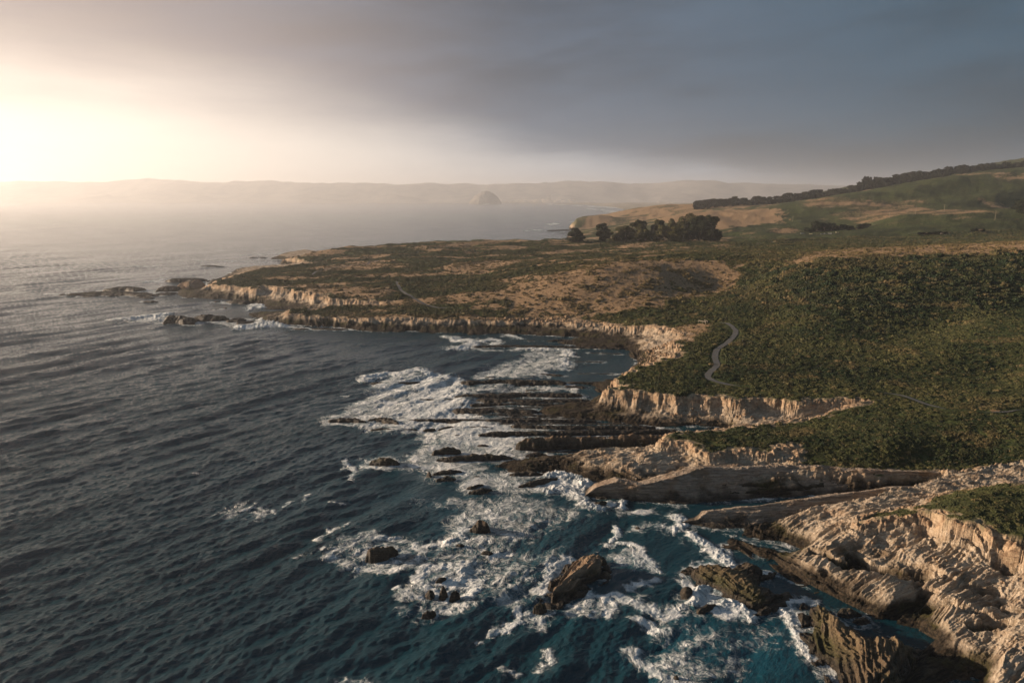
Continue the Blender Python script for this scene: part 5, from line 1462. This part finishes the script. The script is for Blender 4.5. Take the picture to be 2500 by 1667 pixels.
# wood on the far ridge
r_ = np.random.RandomState(5)
wx_, wy_, hh_ = [], [], []
line_top = [(1700, 497), (1747, 488), (1800, 484), (1914, 472), (2000, 464), (2060, 455), (2102, 439), (2180, 428), (2265, 416), (2337, 404), (2420, 398), (2500, 388), (2700, 368)]
for i in range(700):
    px = r_.uniform(1690, 2720)
    top = np.interp(px, [a for a, b_ in line_top], [b_ for a, b_ in line_top])
    back_ = r_.rand()
    Y = 1650 + 170 * back_ + (px - 1700) * .12
    ray_ = at('S', px, 600, Y=Y)
    gzz = ground(ray_[0], ray_[1])
    ztop = at('S', px, top + (1 - back_) * 16 + r_.uniform(-3, 7), Y=Y)[2]
    h_ = np.clip((ztop - gzz) * 1.25, 12, 38)
    wx_.append(ray_[0]); wy_.append(ray_[1]); hh_.append(h_)
Vs, Fs, Ts, off = [], [], [], 0
protos = [crown_mesh(blobset('euc', 300 + k), 620, .075, 300 + k, .4) for k in range(6)]
trk = tube([(0, 0, -.1), (.02, 0, .2), (0, 0, .6)], [.03, .024, .01], 5)
TV, TF, toff = [], [], 0
for i, (x, y, h_) in enumerate(zip(wx_, wy_, hh_)):
    V, Fq, tn = protos[i % 6]
    a = r_.uniform(0, 6.28); wsc = h_ * r_.uniform(.9, 1.35)
    rot = np.array([[math.cos(a), -math.sin(a), 0], [math.sin(a), math.cos(a), 0], [0, 0, 1]])
    gq = ground(x, y)
    Vs.append((V @ rot.T) * [wsc, wsc, h_] + [x, y, gq]); Fs.append(Fq + off); off += len(V); Ts.append(np.clip(tn + r_.uniform(-.3, .3), 0, 1))
o = mesh_obj('far_wood', np.concatenate(Vs), np.concatenate(Fs), M_FOR, attrs={'tint': np.concatenate(Ts)}, smooth=False)
tag(o, 'dark wood along the crest of the far ridge', 'wood', kind='stuff')

# ------------------------------------------------------------------ poles, rail fence, cars
M_WOOD = plain('weathered_wood', (0.30, 0.24, 0.18)); M_PALE = plain('pale_wood', (0.33, 0.29, 0.24))
def box(c, s):
    x, y, z = c; a, b_, c_ = [q / 2 for q in s]
    V = np.array([(x + i * a, y + j * b_, z + k * c_) for i in (-1, 1) for j in (-1, 1) for k in (-1, 1)])
    Fq = np.array([(0, 1, 3, 2), (4, 6, 7, 5), (0, 4, 5, 1), (2, 3, 7, 6), (0, 2, 6, 4), (1, 5, 7, 3)])
    return V, Fq
for i, (x, yt, yb, Y, lb) in enumerate(((1160, 222, 272, 1050, 'utility pole, first from the left on the green rise'), (1391, 183, 250, 1050, 'brightest utility pole, second from the left on the green rise'),
                                     (1640, 183, 246, 1080, 'utility pole, third from the left on the green rise'), (2089, 235, 318, 960, 'thin utility pole standing nearest the dark tree at the right edge'),
                                     (312, 205, 250, 1150, 'faint utility pole on the slope beyond the tan field'), (-750, 216, 242, 1300, 'short utility pole in the tan field behind the grove'))):
    p = at('U', x, yb, Y=Y); gq = ground(p[0], p[1])
    h_ = (yb - yt) / 3.618 * mpp(Y)
    root = empty('utility_pole', (p[0], p[1], gq)); tag(root, lb, 'utility pole', 'utility poles on the hillside')
    V, Fq = tube([(0, 0, -1), (0, 0, h_ * .5), (0, 0, h_)], [.2, .17, .13], 8); mesh_obj('post', V, Fq, M_WOOD, parent=root)
    V, Fq = box((0, 0, h_ * .93), (2.4, .14, .16)); mesh_obj('crossarm', V, Fq, M_WOOD, parent=root, smooth=False)
    for q in (-1.2, 1.2):
        V, Fq = tube([(q, 0, h_ * .94), (q, 0, h_ * .97)], [.09, .09], 6); mesh_obj('insulator', V, Fq, M_PALE, parent=root)
# pale rail fence by the bend of the path
for (a, b_, lb) in (((480, 158), (635, 190), 'longer pale wooden rail by the top of the winding path'), ((600, 160), (670, 174), 'shorter pale wooden rail by the top of the winding path')):
    A_ = at('P', *a, 9.8); B_ = at('P', *b_, 9.8)
    A_[2] = ground(A_[0], A_[1]); B_[2] = ground(B_[0], B_[1])
    root = empty('rail_fence', tuple(A_)); tag(root, lb, 'fence', 'pale rails by the path')
    v = B_ - A_
    V, Fq = tube([(0, 0, 1.35), tuple(v + [0, 0, 1.35])], [.11, .11], 8); mesh_obj('rail', V, Fq, M_PALE, parent=root)
    for k in (0.03, .5, .97):
        V, Fq = tube([tuple(v * k + [0, 0, -.3]), tuple(v * k + [0, 0, 1.45])], [.09, .08], 8); mesh_obj('post', V, Fq, M_PALE, parent=root)
# parked vehicles, a few pixels each, in the hollow
def car(x, y, Y, c, lb, L_=4.8, sz=1.0):
    p = at('U', x, y, Y=Y); gq = ground(p[0], p[1])
    root = empty('parked_car', (p[0], p[1], gq + .1), random.Random(int(x)).uniform(-.4, .4)); tag(root, lb, 'car', 'parked cars in the hollow')
    paint = plain('car_paint', c, .35, .05)
    prof = [(-2.3, .35), (-2.35, .95), (-1.6, 1.1), (1.1, 1.1), (2.2, .95), (2.3, .35)]
    cab = [(-1.9, 1.08), (-1.5, 1.62), (.4, 1.65), (1.2, 1.08)]
    def ex(pr, w_):
        n_ = len(pr)
        V = np.array([(a, -w_, z) for a, z in pr] + [(a, w_, z) for a, z in pr])
        me_ = []
        Fq = [(i, (i + 1) % n_, n_ + (i + 1) % n_, n_ + i) for i in range(n_)]
        return V, Fq, n_
    for nm, pr, w_, mt in (('body', prof, .88, paint), ('cabin', cab, .76, M_GLASS)):
        V, Fq, n_ = ex(pr, w_)
        me_ = bpy.data.meshes.new(nm); me_.from_pydata([tuple(v) for v in V], [], Fq + [tuple(range(n_)), tuple(range(2 * n_ - 1, n_ - 1, -1))]); me_.materials.append(mt)
        o_ = bpy.data.objects.new(nm, me_); COL.objects.link(o_); o_.parent = root
    for wx1 in (-1.4, 1.4):
        for wy1 in (-.85, .85):
            V, Fq = tube([(wx1, wy1 - .1, .34), (wx1, wy1 + .1, .34)], [.34, .34], 12); mesh_obj('wheel', V, Fq, M_TYRE, parent=root)
M_GLASS = plain('car_glass', (0.03, 0.035, 0.04), .1); M_TYRE = plain('tyre', (0.02, 0.02, 0.02), .9)
for x, y, c, lb in ((395, 379, (.55, .57, .6), 'silver car, leftmost in the hollow'), (470, 382, (.75, .70, .45), 'cream car just right of the silver car in the hollow'), (575, 371, (.25, .28, .33), 'grey blue car left in the row under the dark trees'),
                    (606, 370, (.30, .32, .36), 'dark grey car at the right of the row under the dark trees'), (640, 368, (.75, .74, .7), 'white car at the right end of the row under the dark trees'), (704, 355, (.8, .72, .5), 'cream van standing apart, rightmost in the hollow')):
    car(x, y, 965, c, lb)

# ------------------------------------------------------------------ far coast: low shore, dome rock, stacks, hills
m, t, b = new_mat('far_land')
g = t.n('ShaderNodeNewGeometry')
n = t.noise(g.outputs['Position'], .004, 6, .65)
t.put(b.inputs['Base Color'], t.mix(t.ss(n, .4, .6), (0.20, 0.20, 0.20), (0.32, 0.30, 0.28))); b.inputs['Roughness'].default_value = .95
M_FLAND = m
m, t, b = new_mat('sand_flat')
g = t.n('ShaderNodeNewGeometry')
n = t.noise(g.outputs['Position'], .01, 5, .65)
t.put(b.inputs['Base Color'], t.mix(t.ss(n, .4, .6), (0.14, 0.13, 0.09), (0.34, 0.28, 0.20))); b.inputs['Roughness'].default_value = .95
M_SAND = m
shore2 = [at('S', x, y)[:2] for x, y in ((-300, 493.2), (400, 493.2), (900, 494), (1090, 494.5), (1180, 495.5), (1250, 496), (1335, 497), (1430, 500), (1500, 506), (1530, 513), (1560, 524))]
shore2 = np.array(shore2)
shore2[:, 1] = np.minimum(shore2[:, 1], 11000 + 0 * shore2[:, 1])
shore2[:3, 0] = [-13000, -7500, -2600]
shore2[3:5, 0] = [-1200, -480]
P_F = np.vstack([shore2, [(900, 2700), (26000, 2700), (26000, 30000), (-30000, 30000), (-30000, shore2[0][1])]])
ss_ = np.linspace(-1.0, 1.1, 520); yl = np.geomspace(2700, 26000, 260)
Sg, Yg = np.meshgrid(ss_, yl); Xg = Sg * Yg
sd = sd_poly(Xg, Yg, P_F, 400)
low_ = np.where(sd > 0, 3 + 14 * sst(sd, 0, 350) * (0.5 + fbm(Xg / 300, Yg / 300, 3, 201)), -4)
# ridge line: height from the outline, placed at 13.5 km, lower foothills at 11.8 km
PXo = [-400, 0, 107, 155, 264, 310, 361, 397, 416, 452, 506, 578, 615, 669, 723, 790, 850, 922, 976, 1049, 1103, 1146, 1175, 1211, 1260, 1312, 1356, 1399, 1428, 1464, 1493, 1537, 1580, 1627, 1690, 1760, 1900, 2600]
PYo = [444, 444, 443, 446, 444, 444, 438, 435, 435, 439, 444, 445, 442, 441.5, 445, 448, 446, 447, 449.5, 447, 450, 446, 450.5, 451.5, 449, 446, 443, 440.5, 442.5, 442.5, 447.5, 447, 448, 443, 440, 446, 452, 450]
def rz_at(S_, Yd, up=0.0):
    px = S_ * 1.0
    # source px of direction x/y=S_ near the horizon
    pxs = 1250 + S_ * F * math.cos(PITCH)
    py = np.interp(pxs, PXo, PYo)
    ang = np.arctan((833.5 - py) / F) - PITCH
    return CAM_H + Yd * np.tan(ang) / 1.0 + up
hr = rz_at(Sg, 13500.0)
m1 = np.exp(-((Yg - 13500 - 500 * fbm(Xg / 2600, Yg / 2600, 2, 205)) / 1150) ** 2)
slope = m1 * hr * (1 - .16 * (1 - m1) * rfbm(Xg / 700, Yg / 700, 4, 207)) + 34 * fbm(Xg / 520, Yg / 2500, 5, 208, .6) * m1
foot2 = np.exp(-((Yg - 12100) / 450) ** 2) * np.clip(60 + 150 * fbm(Xg / 900, Yg / 900, 4, 211), 0, 200) * sst(sd, 0, 500)
back3 = np.exp(-((Yg - 20000) / 1800) ** 2) * (330 + 70 * np.exp(-((Sg - .345) / .05) ** 2) + 60 * fbm(Sg * 6, Sg * 0 + 5, 4, 213)) * sst(Sg, .1, .35)
Zf = np.maximum.reduce([low_, np.where(sd > 0, np.clip(slope, -4, None), -4), np.where(sd > 0, foot2, -4), np.where(sd > 0, back3, -4)])
o = mesh_from_grid('hills', Xg, Yg, Zf, keep=(Zf > -2) & (Yg > 9000), mat=M_FLAND); tag(o, kind='structure')
o = mesh_from_grid('beach', Xg, Yg, Zf, keep=(Zf > -2) & (Yg < 9300), mat=M_SAND); tag(o, kind='structure')
# dome rock at the mouth of the far harbour
pc = at('S', 1186, 497, Y=9600)
a = np.linspace(-1.1, 1.1, 160); A1, A2 = np.meshgrid(a, a)
rr_ = np.hypot(A1, A2) + .10 * fbm(A1 * 2.2, A2 * 2.2, 4, 221)
HW = 41 / F * 9600 * 1.0
Zd = 182 * (np.clip(1 - rr_ ** 1.7, -.1, 1)) ** 1 if False else 160 * np.where(rr_ < 1, (1 - rr_ ** 1.9), -.1 * (rr_ - 1)) * (1 + .06 * rfbm(A1 * 4, A2 * 4, 4, 223))
M_DOME = plain('dome_rock_stone', (0.21, 0.19, 0.17), .95, .3, .02)
o = mesh_from_grid('dome_rock', A1 * HW + pc[0] + 0, A2 * HW + pc[1], Zd - 3, keep=(Zd > -1.5), mat=M_DOME, origin=(pc[0], pc[1], 0))
tag(o, 'huge pale dome of rock standing in the haze at the far shore', 'rock')
M_CONC = plain('concrete', (0.6, 0.56, 0.5), .8, .1, .05)
for i, (px, lb) in enumerate(((1336, 'tall hazy chimney, left of the three'), (1339.5, 'tall hazy chimney, middle of the three'), (1343, 'tall hazy chimney, right of the three'))):
    p = at('S', px, 490, Y=10000)
    V, Fq = tube([(p[0], p[1], 2), (p[0], p[1], 60), (p[0], p[1], 125)], [5.5, 4.8, 4.2], 12)
    tag(mesh_obj('chimney_stack', V, Fq, M_CONC, origin=(p[0], p[1], 0)), lb, 'chimney', 'far power station chimneys')
parts = []
r_ = random.Random(9)
M_TOWN = plain('town_walls', (0.65, 0.58, 0.5), .8, .2, .01)
for i in range(150):
    if i < 100:
        px, Y = r_.gauss(1300, 60), r_.uniform(9900, 11200)
    elif i < 125:
        px, Y = r_.gauss(1455, 14), r_.uniform(8600, 9400)
    else:
        px, Y = r_.uniform(1600, 1700), r_.uniform(9000, 10000)
    p = at('S', px, 480, Y=Y); h_ = r_.uniform(7, 16)
    gz_ = 6 + (Y - 9900) * .03
    parts.append(box((p[0], p[1], gz_ + h_ / 2), (r_.uniform(14, 45), 20, h_)))
V, Fq = join(parts)
tag(mesh_obj('far_town', V, Fq, M_TOWN, smooth=False), 'scatter of tiny pale buildings along the hazy far shore', 'town', kind='stuff')

# ------------------------------------------------------------------ haze
bm = box((0, 13500, 230), (64000, 29000, 476))
haze = mesh_obj('haze', bm[0], bm[1], None, smooth=False)
tag(haze, 'thin pale sea haze', kind='stuff', cat='haze')
m = bpy.data.materials.new('haze'); m.use_nodes = True; m.node_tree.nodes.clear()
t = NT(m.node_tree)
pv = t.n('ShaderNodeVolumePrincipled')
pv.inputs['Color'].default_value = (0.93, 0.95, 1.0, 1); pv.inputs['Density'].default_value = 1.0e-4; pv.inputs['Anisotropy'].default_value = 0.5
t.t.links.new(pv.outputs[0], t.n('ShaderNodeOutputMaterial').inputs['Volume'])
haze.data.materials.append(m)
